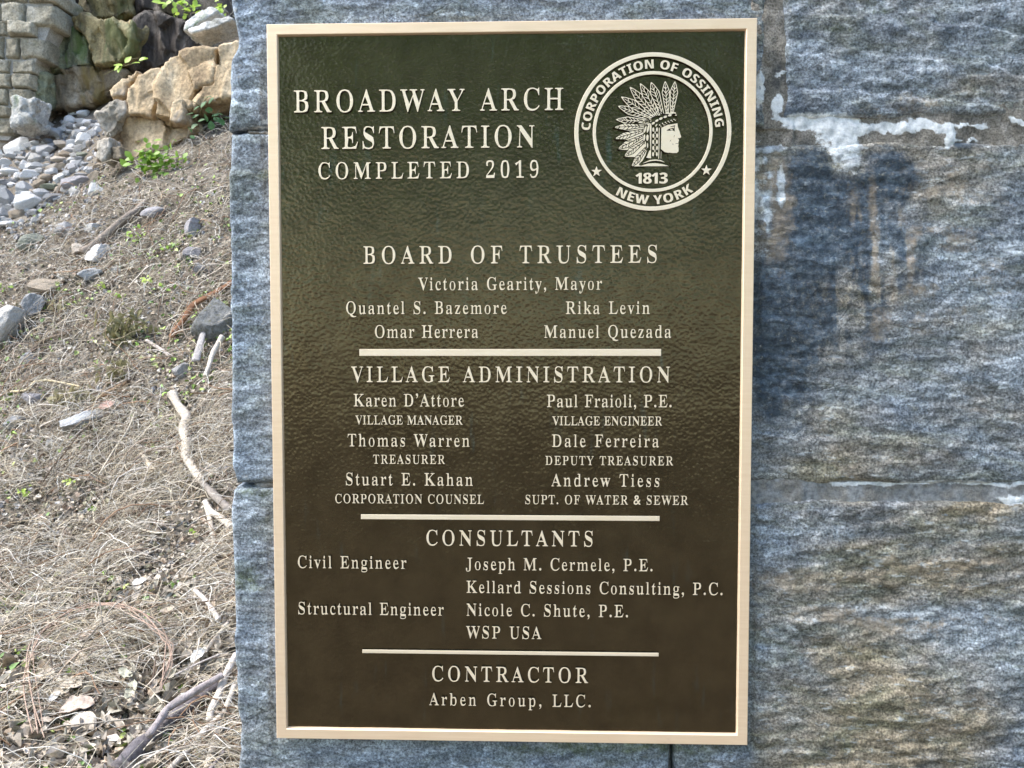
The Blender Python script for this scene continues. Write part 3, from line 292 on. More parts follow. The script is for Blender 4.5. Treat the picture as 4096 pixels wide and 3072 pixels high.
SANS = """1384:164,0 164,277 165,323 179,373 173,358 152,340 89,296 30,357 187,480 289,480 289,0;3384:163,-7 112,-4 64,5 14,19 26,105 94,82 155,74 183,76 205,82 220,93 230,107 237,125 239,146 230,180 224,188 215,195 202,200 134,208 87,208 87,285 135,285 199,294 211,300 219,308 224,317 232,350 230,366 226,379 219,390 209,398 194,403 174,404 156,403 138,399 122,393 73,369 16,439 87,473 116,480 148,485 184,486 231,483 273,473 308,456 335,434 350,406 355,372 352,341 341,315 323,293 299,275 273,262 244,253 280,244 311,232 337,216 355,195 366,169 369,140 367,113 360,88 348,65 330,44 307,27 279,12 246,2 208,-5;8384:191,-7 139,-3 95,9 59,28 32,53 16,85 12,122 15,153 24,179 40,201 61,220 84,237 109,251 87,265 68,281 51,299 37,320 29,344 26,371 29,395 36,416 50,435 67,450 88,463 112,473 137,480 164,484 191,486 221,484 248,480 273,473 297,463 317,450 334,435 347,416 355,395 357,370 354,343 346,319 331,299 311,282 290,266 266,253 317,222 356,180 365,163 370,145 372,124 370,99 362,76 349,55 332,37 310,22 285,9 257,0 226,-5|192,296 223,321 231,333 236,346 238,363 236,377 232,389 225,399 215,406 204,410 192,412 179,410 168,406 159,399 152,389 147,377 146,363 147,347 152,334 160,322|192,68 210,70 226,75 238,84 247,96 252,110 254,127 244,159 220,184 190,204 187,209 146,175 137,161 132,145 129,128 131,111 137,97 145,85 157,75 172,70;A463:-11,0 158,482 305,482 475,0 342,0 308,114 156,114 121,0|181,199 283,199 248,311 239,340 229,375 232,407 234,374 223,336 216,311;C428:256,-7 205,-3 162,7 125,24 94,47 69,76 50,110 37,149 30,192 27,239 30,286 39,328 54,367 75,402 102,431 134,455 172,472 215,483 265,486 339,477 415,453 371,370 313,392 262,402 233,397 207,382 185,358 169,325 159,285 156,238 159,191 168,152 183,120 204,97 231,83 265,78 319,85 386,103 398,18 327,-1;E376:48,0 48,480 348,480 348,396 174,396 174,291 336,291 336,208 174,208 174,84 348,84 348,0;F369:48,0 48,480 347,480 347,396 173,396 173,273 335,273 335,189 173,189 173,0;G486:261,-7 192,0 133,21 87,56 53,105 33,166 27,240 30,288 40,332 57,371 81,405 110,433 146,456 188,473 236,483 291,486 368,478 443,457 398,375 344,394 287,402 264,399 240,393 219,381 201,366 185,347 173,325 163,299 158,270 156,238 157,208 161,181 168,155 178,133 190,114 205,98 223,87 244,80 270,78 303,80 321,85 321,185 230,185 230,269 445,269 445,21 357,1;I261:9,0 9,58 68,85 68,395 9,422 9,480 252,480 252,422 193,395 193,85 252,58 252,0;K446:48,0 48,480 174,480 162,260 171,288 193,316 322,480 454,480 288,267 456,0 320,0 205,202 174,171 174,0;N546:48,0 48,480 199,480 397,120 384,187 382,253 382,480 498,480 498,0 346,0 148,363 161,294 163,226 163,0;O535:266,-7 216,-3 170,7 131,24 99,48 72,76 52,111 38,150 30,193 27,241 30,289 38,332 52,371 72,405 99,433 131,456 171,473 216,484 269,487 320,484 365,473 403,456 436,433 462,405 482,370 497,331 505,288 508,240 505,193 497,150 482,110 462,76 436,47 403,24 365,7 319,-3|269,79 302,83 329,98 350,122 365,154 374,194 377,240 374,287 365,327 350,359 329,383 302,398 267,402 234,398 206,383 185,359 170,327 161,287 158,240 161,194 170,154 185,122 206,98 234,83;P422:48,0 48,480 215,480 273,475 321,462 358,440 384,410 399,373 404,330 402,303 395,276 385,252 370,229 349,209 323,193 290,180 251,173 206,171 174,171 174,0|174,254 195,254 219,256 239,261 255,271 267,285 274,303 277,326 272,357 259,379 238,392 207,396 174,396;R443:48,0 48,480 201,480 263,476 314,464 354,444 382,416 398,380 404,336 402,315 398,296 390,278 356,237 312,209 453,0 320,0 206,184 174,184 174,0|174,267 194,267 222,268 244,274 258,283 268,296 274,313 277,333 274,354 268,370 257,382 242,390 221,395 192,396 174,396;S370:168,-7 115,-4 68,6 19,22 31,117 106,90 129,83 152,79 174,77 194,79 209,84 219,92 226,102 230,114 232,128 229,145 222,160 209,172 145,207 107,225 67,253 36,293 30,310 26,329 24,350 29,390 45,423 71,450 106,470 149,482 200,486 274,478 352,453 308,373 245,394 194,402 181,400 169,396 160,388 154,378 149,367 148,353 150,337 156,324 166,313 232,277 297,241 314,227 328,212 340,196 349,178 354,157 355,133 350,93 334,59 306,31 268,10 222,-2;T389:132,0 132,395 1,395 1,480 387,480 387,395 257,395 257,0;W649:111,0 -12,480 112,480 173,218 182,179 191,132 185,92 179,132 188,177 195,211 265,480 384,480 454,211 462,177 471,132 465,92 459,132 468,179 477,218 538,480 661,480 539,0 400,0 335,252 330,274 323,306 317,339 324,364 333,339 326,307 319,274 314,251 249,0;Y419:147,0 147,183 -11,480 121,480 210,282 299,480 430,480 272,187 272,0"""

# ------------------------------------------------------------------ the stone pillar
def project(x, y, z):
    q = np.stack(np.broadcast_arrays(x, y, z), -1) - CAM
    c = q @ FWD
    return 2048 + F * (q @ RIGHT) / c, 1536 + F * (q @ DOWN) / c
def wx(px, py=1536, y=.018): return on_plane(px, py, y)[0]
def wz(py, px=3400, y=.018): return on_plane(px, py, y)[2]
EDGE = [(-900, 922), (0, 920), (90, 938), (150, 950), (185, 946), (235, 920), (320, 915), (370, 924), (440, 916), (520, 912), (540, 921), (700, 917),
        (900, 921), (1200, 919), (1350, 925), (1500, 928), (1700, 925), (1880, 931), (1930, 944), (1950, 948), (1970, 930),
        (2100, 923), (2300, 932), (2500, 938), (2620, 936), (2700, 944), (2820, 948), (2900, 966), (2960, 962), (3072, 955), (4200, 955)]
_ez = np.array([wz(p[0], p[1]) for p in EDGE]); _ex = np.array([wx(p[1], p[0]) for p in EDGE])
_eo = np.argsort(_ez)
def edge_x(z): return np.interp(z, _ez[_eo], _ex[_eo])
def blob(px, py, cx, cy, rx, ry, soft=.5, rot=0):
    a = math.radians(rot); u = ((px - cx) * math.cos(a) + (py - cy) * math.sin(a)) / rx; v = (-(px - cx) * math.sin(a) + (py - cy) * math.cos(a)) / ry
    return 1 - smooth(1 - soft, 1 + soft, np.sqrt(u * u + v * v))
def stain_maps(x, y, z):
    px, py = project(x, y, z)
    n1 = fbm(px / 90, py / 90, 0, 5, 11); n2 = fbm(px / 28, py / 28, 0, 4, 21); nv = fbm(px / 34, py / 260, 0, 4, 31)
    nh = fbm(px / 160, py / 40, 0, 4, 41)
    qx, qy = px + 26 * n1 + 9 * n2, py + 26 * fbm(px / 90, py / 90, 5, 5, 12) + 9 * n2
    # efflorescence along the upper joint
    L = blob(qx, qy, 3270, 497, 140, 36, .35) + blob(qx, qy, 3320, 480, 90, 30, .4) + blob(qx, qy, 3560, 512, 240, 20, .5, 1.5)
    L = L + blob(qx, qy, 3380, 590, 55, 85, .6, -10) * .95 + blob(qx, qy, 3330, 560, 70, 40, .6) * .6
    L = L + blob(qx, qy, 3797, 545, 26, 42, .3) + blob(qx, qy, 3720, 500, 90, 14, .5) + blob(qx, qy, 3890, 505, 60, 9, .5)
    L = L + blob(qx, qy, 3106, 412, 24, 45, .3) + blob(qx, qy, 3160, 470, 60, 12, .5) + blob(qx, qy, 4075, 490, 45, 10, .5, 25)
    L = L + blob(qx, qy, 3865, 563, 50, 6, .5) + blob(qx, qy, 3036, 350, 20, 80, .5) * .8 + blob(qx, qy, 3116, 296, 24, 8, .4)
    L = L + (blob(qx, qy, 3046, 800, 42, 210, .5) * smooth(-.35, .25, n2 + .6 * n1) + blob(qx, qy, 3126, 740, 16, 90, .5) * .9 + blob(qx, qy, 3060, 590, 90, 16, .5) * .8)
    # the lower joint
    jl = 1930 + 10 * fbm(px / 70, 3.3, 0, 3, 51)
    L = L + (1 - smooth(2, 11, np.abs(py - jl))) * smooth(3290, 3340, px) * (.35 + .65 * smooth(-.3, .3, fbm(px / 120, 7.7, 0, 3, 52)))
    L = L + blob(qx, qy, 4090, 1995, 110, 16, .5) + .6 * blob(qx, qy, 3990, 1938, 160, 9, .5)
    L = L + .55 * blob(qx, qy, 1010, 520, 70, 15, .5)
    L = np.clip(L, 0, 1) * smooth(-.75, -.1, n2 + .55)
    # the dark wet-looking stain under the joint
    D = blob(qx, qy, 3240, 760, 120, 190, .35) + blob(qx, qy, 3140, 1180, 125, 330, .4, 8) + blob(qx, qy, 3560, 690, 120, 100, .35)
    D = D + blob(qx, qy, 3400, 840, 110, 200, .6) * .75 + blob(qx, qy, 3610, 770, 40, 70, .5) * .9
    D = D + .62 * blob(qx, qy, 3500, 1000, 240, 330, .7) * smooth(-.15, .45, nv + .5 * n1) + .6 * blob(qx, qy, 3350, 1150, 190, 280, .7) * smooth(-.25, .4, nv + .5 * n1)
    D = D + .5 * blob(px, py, 3660, 1020, 60, 170, .6) + blob(px, py, 3850, 572, 60, 22, .5) * .9 + .7 * blob(qx, qy, 3170, 450, 90, 25, .5)
    D = D + .9 * blob(px, py, 3110, 300, 22, 50, .5) + .55 * blob(px, py, 3140, 1560, 110, 240, .7) * smooth(-.2, .3, n1 + nh)
    D = D + .8 * blob(qx, qy, 3150, 1300, 130, 380, .6, 6) + .35 * blob(qx, qy, 3300, 1100, 260, 420, .9)
    D = np.clip(D, 0, 1) * smooth(-.9, -.2, n2 + .6 + .3 * n1)
    D = D * (1 - .95 * blob(qx, qy, 3400, 650, 60, 60, .6)) * (1 - L)
    # tan crust
    T = .9 * blob(qx, qy, 3095, 820, 75, 250, .5) + .8 * blob(px, py, 3490, 820, 14, 140, .8) + .6 * blob(qx, qy, 3410, 930, 60, 160, .7) * smooth(-.1, .3, nv)
    T = T + .75 * blob(px, py, 3560, 1040, 150, 170, .6) * smooth(.0, .35, -nv) + .5 * blob(qx, qy, 3500, 1260, 240, 130, .7) * smooth(0, .4, n1) + .5 * blob(qx, qy, 3850, 950, 260, 330, .6) * smooth(-.1, .4, nh)
    T = T + .65 * blob(px, py, 3500, 2480, 600, 60, .5) * smooth(-.05, .3, nh) + .55 * blob(px, py, 3700, 2240, 420, 60, .5) * smooth(-.05, .35, nh) + .5 * blob(px, py, 3250, 2330, 260, 60, .5) * smooth(-.1, .3, nh)
    T = T + .55 * blob(qx, qy, 3550, 430, 320, 60, .6) * smooth(-.2, .3, nh)
    T = np.clip(T, 0, 1) * (1 - L)
    # moss
    Mo = .75 * blob(qx, qy, 2450, 2990, 420, 26, .6) + .6 * blob(qx, qy, 985, 2330, 60, 60, .7) + .55 * blob(qx, qy, 1020, 1972, 80, 24, .6) + .6 * blob(qx, qy, 985, 2850, 90, 90, .7) * smooth(-.2, .3, n1)
    Mo = Mo + .45 * blob(qx, qy, 1010, 700, 80, 60, .6) * smooth(-.1, .3, n1) + .4 * blob(px, py, 3400, 90, 350, 120, .6) * smooth(0, .4, nh)
    Mo = np.clip(Mo, 0, 1)
    W_ = .3 + .45 * smooth(2980, 3040, px) + .25 * smooth(3050, 3400, px + 200 * n1); W_ = W_ * np.where(py > 2000, 1.0, .9)
    return dict(lime=L, dark=D, tan=T, moss=Mo, warm=W_)

PIL = empty('stone_pillar', (wx(2500), .3, 0), 'massive pillar of rough blue grey stone blocks carrying the bronze plaque', 'pillar')
PO = Vector(PIL.location)
YB = .62                                                       # back of the pillar
def stone_block(x0, x1, z0, z1, step, seed, amp=1.0, ledge=1.0, ymean=.017, left_edge=False, r=None):
    r = r or (.006 if left_edge else .010)
    nu = max(6, int((x1 - x0) / step)); nv = max(6, int((z1 - z0) / step))
    u = np.linspace(0, 1, nu)[:, None]; v = np.linspace(0, 1, nv)[None, :]
    Z = z0 + (z1 - z0) * v + 0 * u
    xl = edge_x(Z) if left_edge else x0 + .0055 * fbm(Z * 14, seed, 0, 4, seed)
    X = xl + (x1 + .0055 * fbm(Z * 14, seed + 9, 0, 4, seed + 1) - xl) * u
    Z = Z + (.0055 * fbm(X * 14, seed + 4, 0, 4, seed + 2)) * (1 - v) + (.0055 * fbm(X * 14, seed + 7, 0, 4, seed + 3)) * v
    e = np.minimum(np.minimum(X - xl, x1 - X), np.minimum(Z - z0, z1 - Z))
    e = np.clip(e + .004 * fbm(X * 30, Z * 30, 0, 3, seed + 5), 0, None)
    rnd = r * (1 - np.sqrt(1 - (1 - np.clip(e / r, 0, 1)) ** 2))
    px, py = X * 1.0, Z * 1.0
    low = fbm(px * 3.6, py * 5.5, seed, 3, seed + 11)
    mid = fbm(px * 13, py * 24, seed, 5, seed + 12, .56)
    hi = fbm(px * 60, py * 110, seed, 4, seed + 13, .62)
    w = (Z + .12 * X + .016 * fbm(px * 9, py * 9, 0, 4, seed + 14)) / .048
    saw = w - np.floor(w); saw = np.where(saw < .94, saw / .94, (1 - saw) / .06)
    w2 = (Z - .10 * X + .010 * fbm(px * 14, py * 18, 0, 4, seed + 15)) / .021
    saw2 = w2 - np.floor(w2); saw2 = np.where(saw2 < .92, saw2 / .92, (1 - saw2) / .08)
    lm = smooth(-.15, .35, fbm(px * 6, py * 12, 3, 3, seed + 16)); lm2 = smooth(-.05, .35, fbm(px * 11, py * 18, 8, 3, seed + 17))
    d = amp * (.006 * low + .0030 * mid + .0024 * hi) + ledge * (.0050 * saw * lm + .0022 * saw2 * lm2)
    Y = ymean + rnd * 1.2 - d * smooth(0, .02, e + .004)
    inp = (np.abs(X) < PW / 2 + .012) & (np.abs(Z - ZC) < PH / 2 + .012)
    Y = np.where(inp, np.maximum(Y, .0175), np.maximum(Y, -.006))
    A = stain_maps(X.ravel(), Y.ravel(), Z.ravel())
    nfront = nu * nv
    V = [np.stack([X.ravel(), Y.ravel(), Z.ravel()], 1)]
    Fc = [grid_faces(nu, nv)[:, ::-1]]
    # sides: boundary loop carried back in steps
    idx = np.arange(nfront).reshape(nu, nv)
    loop = np.concatenate([idx[:-1, 0], idx[-1, :-1], idx[:0:-1, -1], idx[0, :0:-1]])
    P = V[0][loop]; n = len(loop); prev = loop; off = nfront
    cx, cz = (x0 + x1) / 2, (z0 + z1) / 2
    onleft = np.isin(loop, idx[0, :])
    for k, yy in enumerate((.06, .12, .2, .3, .4, .5, YB)):
        Q = P.copy(); Q[:, 1] = yy
        nz_ = fbm(Q[:, 2] * 12, yy * 12, 0, 4, seed + 20)
        if left_edge: Q[:, 0] += np.where(onleft, .008 * nz_ - .004, 0)
        V.append(Q); cur = off + np.arange(n); off += n
        j = np.roll(np.arange(n), -1)
        Fc.append(np.stack([prev, cur, cur[j], prev[j]], 1)[:, ::-1])
        prev = cur
    V = np.concatenate(V); nn = len(V) - nfront
    for k in A: A[k] = np.concatenate([A[k], np.zeros(nn)])
    me = mesh('stone_block', V - np.array(PO), np.concatenate(Fc), M_STONE, True, A)
    return link('stone_block', me, PIL)

zt, zj1l, zj1r, zj2 = wz(-700), wz(525, 1500), wz(520), wz(1950)
ztop, zbot = zt + .05, 0.0
XR = wx(8200)
HS = .0026
zl2 = wz(1945, 1500)
stone_block(-.36, wx(3043), wz(512, 1500), zt, HS, 1, .7, .3, left_edge=True)
stone_block(wx(3108), wx(5300), wz(474), zt, HS, 2, 1.15, .6)
stone_block(-.36, wx(2600), zl2 + .003, wz(531, 1500), HS, 3, .7, .35, left_edge=True)
stone_block(wx(2618), wx(5060), wz(1938), wz(566), HS, 4, .9, .4)
zf = wz(3700)
stone_block(-.36, wx(2690), zf + .004, zl2 - .004, HS, 5, .7, .35, left_edge=True)
stone_block(wx(2704), wx(5500), zf + .004, wz(1998), HS, 6, 1.1, 1.1)
for a_, b_, c_ in ((5330, wz(474), zt), (5090, wz(1938), wz(566)), (5530, zf + .004, wz(1998))): stone_block(wx(a_), XR, b_, c_, .006, 11 + a_ % 7, 1.1, .8)
# courses above and below the picture
stone_block(-.36, wx(3600), .012, zf - .006, .012, 7, 1, 1, left_edge=True)
stone_block(wx(3625), XR, .012, zf - .006, .012, 8, 1, 1)
stone_block(-.36, wx(3300), zt + .012, zt + .42, .012, 9, 1, 1, left_edge=True)
stone_block(wx(3325), XR, zt + .012, zt + .42, .012, 10, 1, 1)

# mortar: one sheet behind the joints, bulging in the bed joints
def mortar():
    V, Fc, off = [], [], 0
    def strip(x0, x1, z0, z1, y0, step=.0028, bulge=0.0, seed=0):
        nonlocal off
        nu, nv = max(4, int((x1 - x0) / step)), max(4, int((z1 - z0) / step))
        X, Z = np.meshgrid(np.linspace(x0, x1, nu), np.linspace(z0, z1, nv), indexing='ij')
        X = np.maximum(X, edge_x(Z) + .004)
        Y = y0 - .0055 * fbm(X * 22, Z * 22, 0, 4, 70 + seed) - .0012 * fbm(X * 120, Z * 120, 0, 3, 71 + seed)
        e_ = np.minimum(np.minimum(X - x0, x1 - X), np.minimum(Z - z0, z1 - Z)) + .006 * fbm(X * 28, Z * 28, 0, 4, 77 + seed)
        Y = Y + .022 * (1 - smooth(-.001, .008, e_))
        V.append(np.stack([X.ravel(), Y.ravel(), Z.ravel()], 1)); Fc.append(grid_faces(nu, nv)[:, ::-1] + off); off += nu * nv
    strip(wx(2960), wx(3185), wz(620), zt + .01, .0195, seed=1)                # upright joint
    strip(wx(3095), XR - .005, wz(660), wz(390), .0205, seed=2)                # upper bed joint
    strip(-.345, wx(3160), wz(560, 1500), wz(495, 1500), .0195, seed=3)
    strip(wx(2580), XR - .005, wz(2090), wz(1860), .0205, seed=4)              # lower bed joint
    strip(-.345, wx(2640), wz(1970, 1500), wz(1925, 1500), .023, seed=5)
    strip(wx(2680), wx(2715), zf, wz(1960), .034, seed=6)
    strip(-.34, XR - .01, 0.0, zf + .02, .035, .012, seed=7)
    strip(-.34, XR - .01, zt - .02, zt + .41, .035, .012, seed=8)
    V = np.concatenate(V); Fc = np.concatenate(Fc)
    A = stain_maps(V[:, 0], V[:, 1], V[:, 2])
    px, py = project(V[:, 0], V[:, 1], V[:, 2])
    pale = smooth(1850, 1900, py) * (.35 + .65 * smooth(-.3, .3, fbm(px / 60, py / 60, 0, 4, 81)))
    V[:, 1] -= .0012 * A['lime'] * (1 + fbm(V[:, 0] * 90, V[:, 2] * 90, 0, 4, 5))
    me = mesh('mortar', V - np.array(PO), Fc, M_MORTAR, True, dict(lime=A['lime'], dark=A['dark'] * .5, pale=pale))
    link('mortar', me, PIL)
mortar()

# ------------------------------------------------------------------ the plaque
PLQ = empty('bronze_plaque', (0, .007, ZC), 'large dark bronze memorial plaque with raised brass lettering and border on the pillar', 'plaque')
QO = Vector(PLQ.location)
FIELD_Y = .0042                    # field sits behind the face of the rim
RIM = on_plane(2984, 700)[0]; RIM = PW / 2 - .0131
def plq(name, me, parent=None):
    o = link(name, me, parent or PLQ)
    return o
def box_rim():
    w, h, b = PW / 2, PH / 2, .0131
    def rect(hw, hh, y): return [(-hw, y, -hh), (hw, y, -hh), (hw, y, hh), (-hw, y, hh)]
    c = .0007
    rings = [rect(w, h, .0135), rect(w, h, c), rect(w - c, h - c, 0), rect(w - b + c, h - b + c, 0), rect(w - b, h - b, c), rect(w - b - .0014, h - b - .0014, .0058)]
    V = [p for r_ in rings for p in r_]; Fc = []
    for k in range(5):
        for i in range(4):
            j = (i + 1) % 4; Fc.append((k * 4 + i, k * 4 + j, k * 4 + 4 + j, k * 4 + 4 + i))
    return mesh('border', np.array(V) - (0, .007, 0), Fc, M_FRAME, False)
plq('border', box_rim())
def field():
    hw, hh = PW / 2 - .0131 - .0004, PH / 2 - .0131 - .0004
    nu, nv = 150, 225
    X, Z = np.meshgrid(np.linspace(-hw, hw, nu), np.linspace(-hh, hh, nv), indexing='ij')
    Y = FIELD_Y + .00028 * fbm(X * 18, Z * 18, 0, 4, 91) + .00016 * fbm(X * 70, Z * 60, 0, 3, 92)
    n = nu * nv
    V = np.stack([X.ravel(), Y.ravel(), Z.ravel()], 1); Fc = [tuple(f) for f in grid_faces(nu, nv)[:, ::-1]]
    b = [(-hw, .0132, -hh), (hw, .0132, -hh), (hw, .0132, hh), (-hw, .0132, hh)]
    V = np.concatenate([V, np.array(b)]); Fc.append((n, n + 3, n + 2, n + 1)[::-1])
    return mesh('field', V - (0, .007, 0), Fc, M_FIELD, True)
plq('field', field())

def parse(s):
    g = {}
    for it in s.split(';'):
        k, body = it.split(':', 1)
        g[k[0]] = (int(k[1:]), [[tuple(map(int, p.split(','))) for p in l.split(' ')] for l in body.split('|')])
    return g
GS, GN = parse(SERIF), parse(SANS)
def _circ(cx, cy, r, n=14, rev=False):
    a = [2 * math.pi * i / n for i in range(n)]
    p = [(cx + r * math.cos(t), cy + r * math.sin(t)) for t in a]
    return p[::-1] if rev else p
GS['&'] = (int(GS['&'][0] * .70), [[(p[0] * .70, p[1] * .70) for p in l] for l in GS['&'][1]])
GS['.'] = (175, [_circ(88, 42, 46)])
def _comma(dy):
    p = [(88 + 46 * math.cos(t), 42 + dy + 46 * math.sin(t)) for t in np.linspace(math.radians(250), math.radians(0), 11)[::1]]
    p = [(88 + 46 * math.cos(t), 42 + dy + 46 * math.sin(t)) for t in np.radians(np.linspace(-130, -350, 12))]
    return [p + [(134, 20 + dy), (122, -30 + dy), (92, -66 + dy), (56, -88 + dy), (50, -76 + dy), (78, -54 + dy), (94, -26 + dy), (92, -4 + dy)]]
GS[','] = (180, _comma(0)); GS['’'] = (180, _comma(390))
GS[' '] = (205, []); GN[' '] = (190, [])

def polys_mesh(name, polys, mat, y_top, y_base, bevel):
    """filled polygons in plaque coordinates (x, z) -> raised relief"""
    cu = bpy.data.curves.new(name, 'CURVE'); cu.dimensions = '2D'; cu.fill_mode = 'BOTH'
    h = (y_base - y_top) / 2
    cu.extrude = h - bevel; cu.bevel_depth = bevel; cu.bevel_resolution = 1; cu.offset = -bevel if name in ('seal', 'inner_ring', 'divider_bar', 'star', 'seal_lettering') else 0 if name == 'portrait_relief' else -bevel * .5
    for l in polys:
        s = cu.splines.new('POLY'); s.points.add(len(l) - 1); s.use_cyclic_u = True
        for p, q in zip(s.points, l): p.co = (q[0], q[1], 0, 1)
    o = bpy.data.objects.new(name, cu); COL.objects.link(o)
    dg = bpy.context.evaluated_depsgraph_get(); dg.update()
    me = bpy.data.meshes.new_from_object(o.evaluated_get(dg))
    bpy.data.objects.remove(o)
    v = np.empty(len(me.vertices) * 3); me.vertices.foreach_get('co', v); v = v.reshape(-1, 3)
    w = np.stack([v[:, 0], (y_top + y_base) / 2 - v[:, 2] - .007, v[:, 1]], 1)
    me.vertices.foreach_set('co', w.ravel()); me.materials.clear(); me.materials.append(mat); me.name = name
    if mat is M_LETTER:                       # only the tops are polished, the flanks keep the dark patina
        me.materials.append(M_FIELD); me.update()
        nr = np.empty(len(me.polygons) * 3); me.polygons.foreach_get('normal', nr)
        me.polygons.foreach_set('material_index', (np.abs(nr.reshape(-1, 3)[:, 1]) < .35).astype(np.int32)); me.polygons.foreach_set('use_smooth', np.zeros(len(me.polygons), bool))
    me.update(); return me
def pl(px, py):                    # picture point on the plaque face -> plaque (x, z)
    p = on_plane(px, py, 0.0); return p[0], p[2] - ZC

LINES = [  # text, left, right, baseline, cap height (photo pixels)
 ('BROADWAY ARCH', 1174.7, 2254, 444, 88), ('RESTORATION', 1284.6, 2138.7, 592, 88), ('COMPLETED 2019', 1273.7, 2153.5, 713, 66),
 ('BOARD OF TRUSTEES', 1452.7, 2626.7, 1053, 70), ('Victoria Gearity, Mayor', 1672.3, 2408, 1159.5, 50),
 ('Quantel S. Bazemore', 1384.3, 2026.7, 1255.7, 50), ('Rika Levin', 2262.8, 2599.5, 1255.7, 50),
 ('Omar Herrera', 1499.5, 1912.8, 1351.3, 50), ('Manuel Quezada', 2176.7, 2685, 1351.3, 50),
 ('VILLAGE ADMINISTRATION', 1403.7, 2680, 1529, 62), ('Karen D’Attore', 1413.9, 1856, 1626, 49.5), ('Paul Fraioli, P.E.', 2187, 2686.7, 1629, 49.5),
 ('VILLAGE MANAGER', 1420.7, 1850.6, 1698.4, 35.5), ('VILLAGE ENGINEER', 2208.7, 2649.4, 1701.8, 35.5),
 ('Thomas Warren', 1390.2, 1878.4, 1786.5, 49.5), ('Dale Ferreira', 2207.3, 2635.9, 1788.5, 49.5),
 ('TREASURER', 1491.9, 1780, 1855.7, 35.5), ('DEPUTY TREASURER', 2181.5, 2693.5, 1861, 35.5),
 ('Stuart E. Kahan', 1383.4, 1891.3, 1942.5, 49.5), ('Andrew Tiess', 2205.3, 2637.2, 1946.6, 49.5),
 ('CORPORATION COUNSEL', 1340.7, 1936, 2014.4, 36), ('SUPT. OF WATER & SEWER', 2101.5, 2753.2, 2018.4, 36),
 ('CONSULTANTS', 1705.9, 2369.9, 2184.5, 61), ('Civil Engineer', 1191.1, 1625.1, 2274.3, 48.5),
 ('Joseph M. Cermele, P.E.', 1863.8, 2610.3, 2283, 48.5), ('Kellard Sessions Consulting, P.C.', 1865.6, 2890.6, 2376.8, 48.5),
 ('Structural Engineer', 1192.9, 1774.4, 2460.5, 48.5), ('Nicole C. Shute, P.E.', 1865.6, 2512.2, 2467, 48.5), ('WSP USA', 1863.8, 2165.9, 2555.5, 48.5),
 ('CONTRACTOR', 1729, 2352.8, 2729.5, 60), ('Arben Group, LLC.', 1716.3, 2362.8, 2826, 48.5)]
LET_TOP, LET_BASE = .0008, .0062
def text_polys(txt, g, width, sc, hs):
    """letter outlines set to an exact width by tracking; x from 0, baseline 0"""
    adv = [g[c][0] * hs for c in txt]
    first = min(p[0] for l in g[txt[0]][1] for p in l) * hs
    last = max(p[0] for l in g[txt[-1]][1] for p in l) * hs
    nat = sum(adv[:-1]) + last - first
    nsp = sum(1.4 if c == ' ' else 1 for c in txt[:-1])
    tr = (width / sc - nat) / max(1, nsp)
    x = -first; out = []; mid = []
    for c, a in zip(txt, adv):
        for l in g[c][1]: out.append([((x + p[0] * hs) * sc, p[1] * sc) for p in l])
        mid.append((c, x, a)); x += a + tr * (1.4 if c == ' ' else 1)
    return out
for txt, L, R_, B, cap in LINES:
    x0, z0 = pl(L, B); x1, _ = pl(R_, B); _, zb = pl((L + R_) / 2, B); _, zc = pl((L + R_) / 2, B - cap)
    sc = (zc - zb) / 455.0
    ps = [[(x0 + p[0], zb + p[1]) for p in l] for l in text_polys(txt, GS, x1 - x0, sc, .82)]
    plq('raised_lettering', polys_mesh('raised_lettering', ps, M_LETTER, LET_TOP, LET_BASE, .0001 if cap < 60 else .00016))
def bar(px0, px1, pyt, pyb):
    x0, zt_ = pl(px0, pyt); x1, zb_ = pl(px1, pyb)
    plq('divider_bar', polys_mesh('divider_bar', [[(x0, zb_), (x1, zb_), (x1, zt_), (x0, zt_)]], M_LETTER, LET_TOP, LET_BASE, .0004))
bar(1436.8, 2645, 1396.5, 1424); bar(1442.9, 2638.9, 2058, 2085); bar(1448.7, 2634.9, 2599.5, 2627)

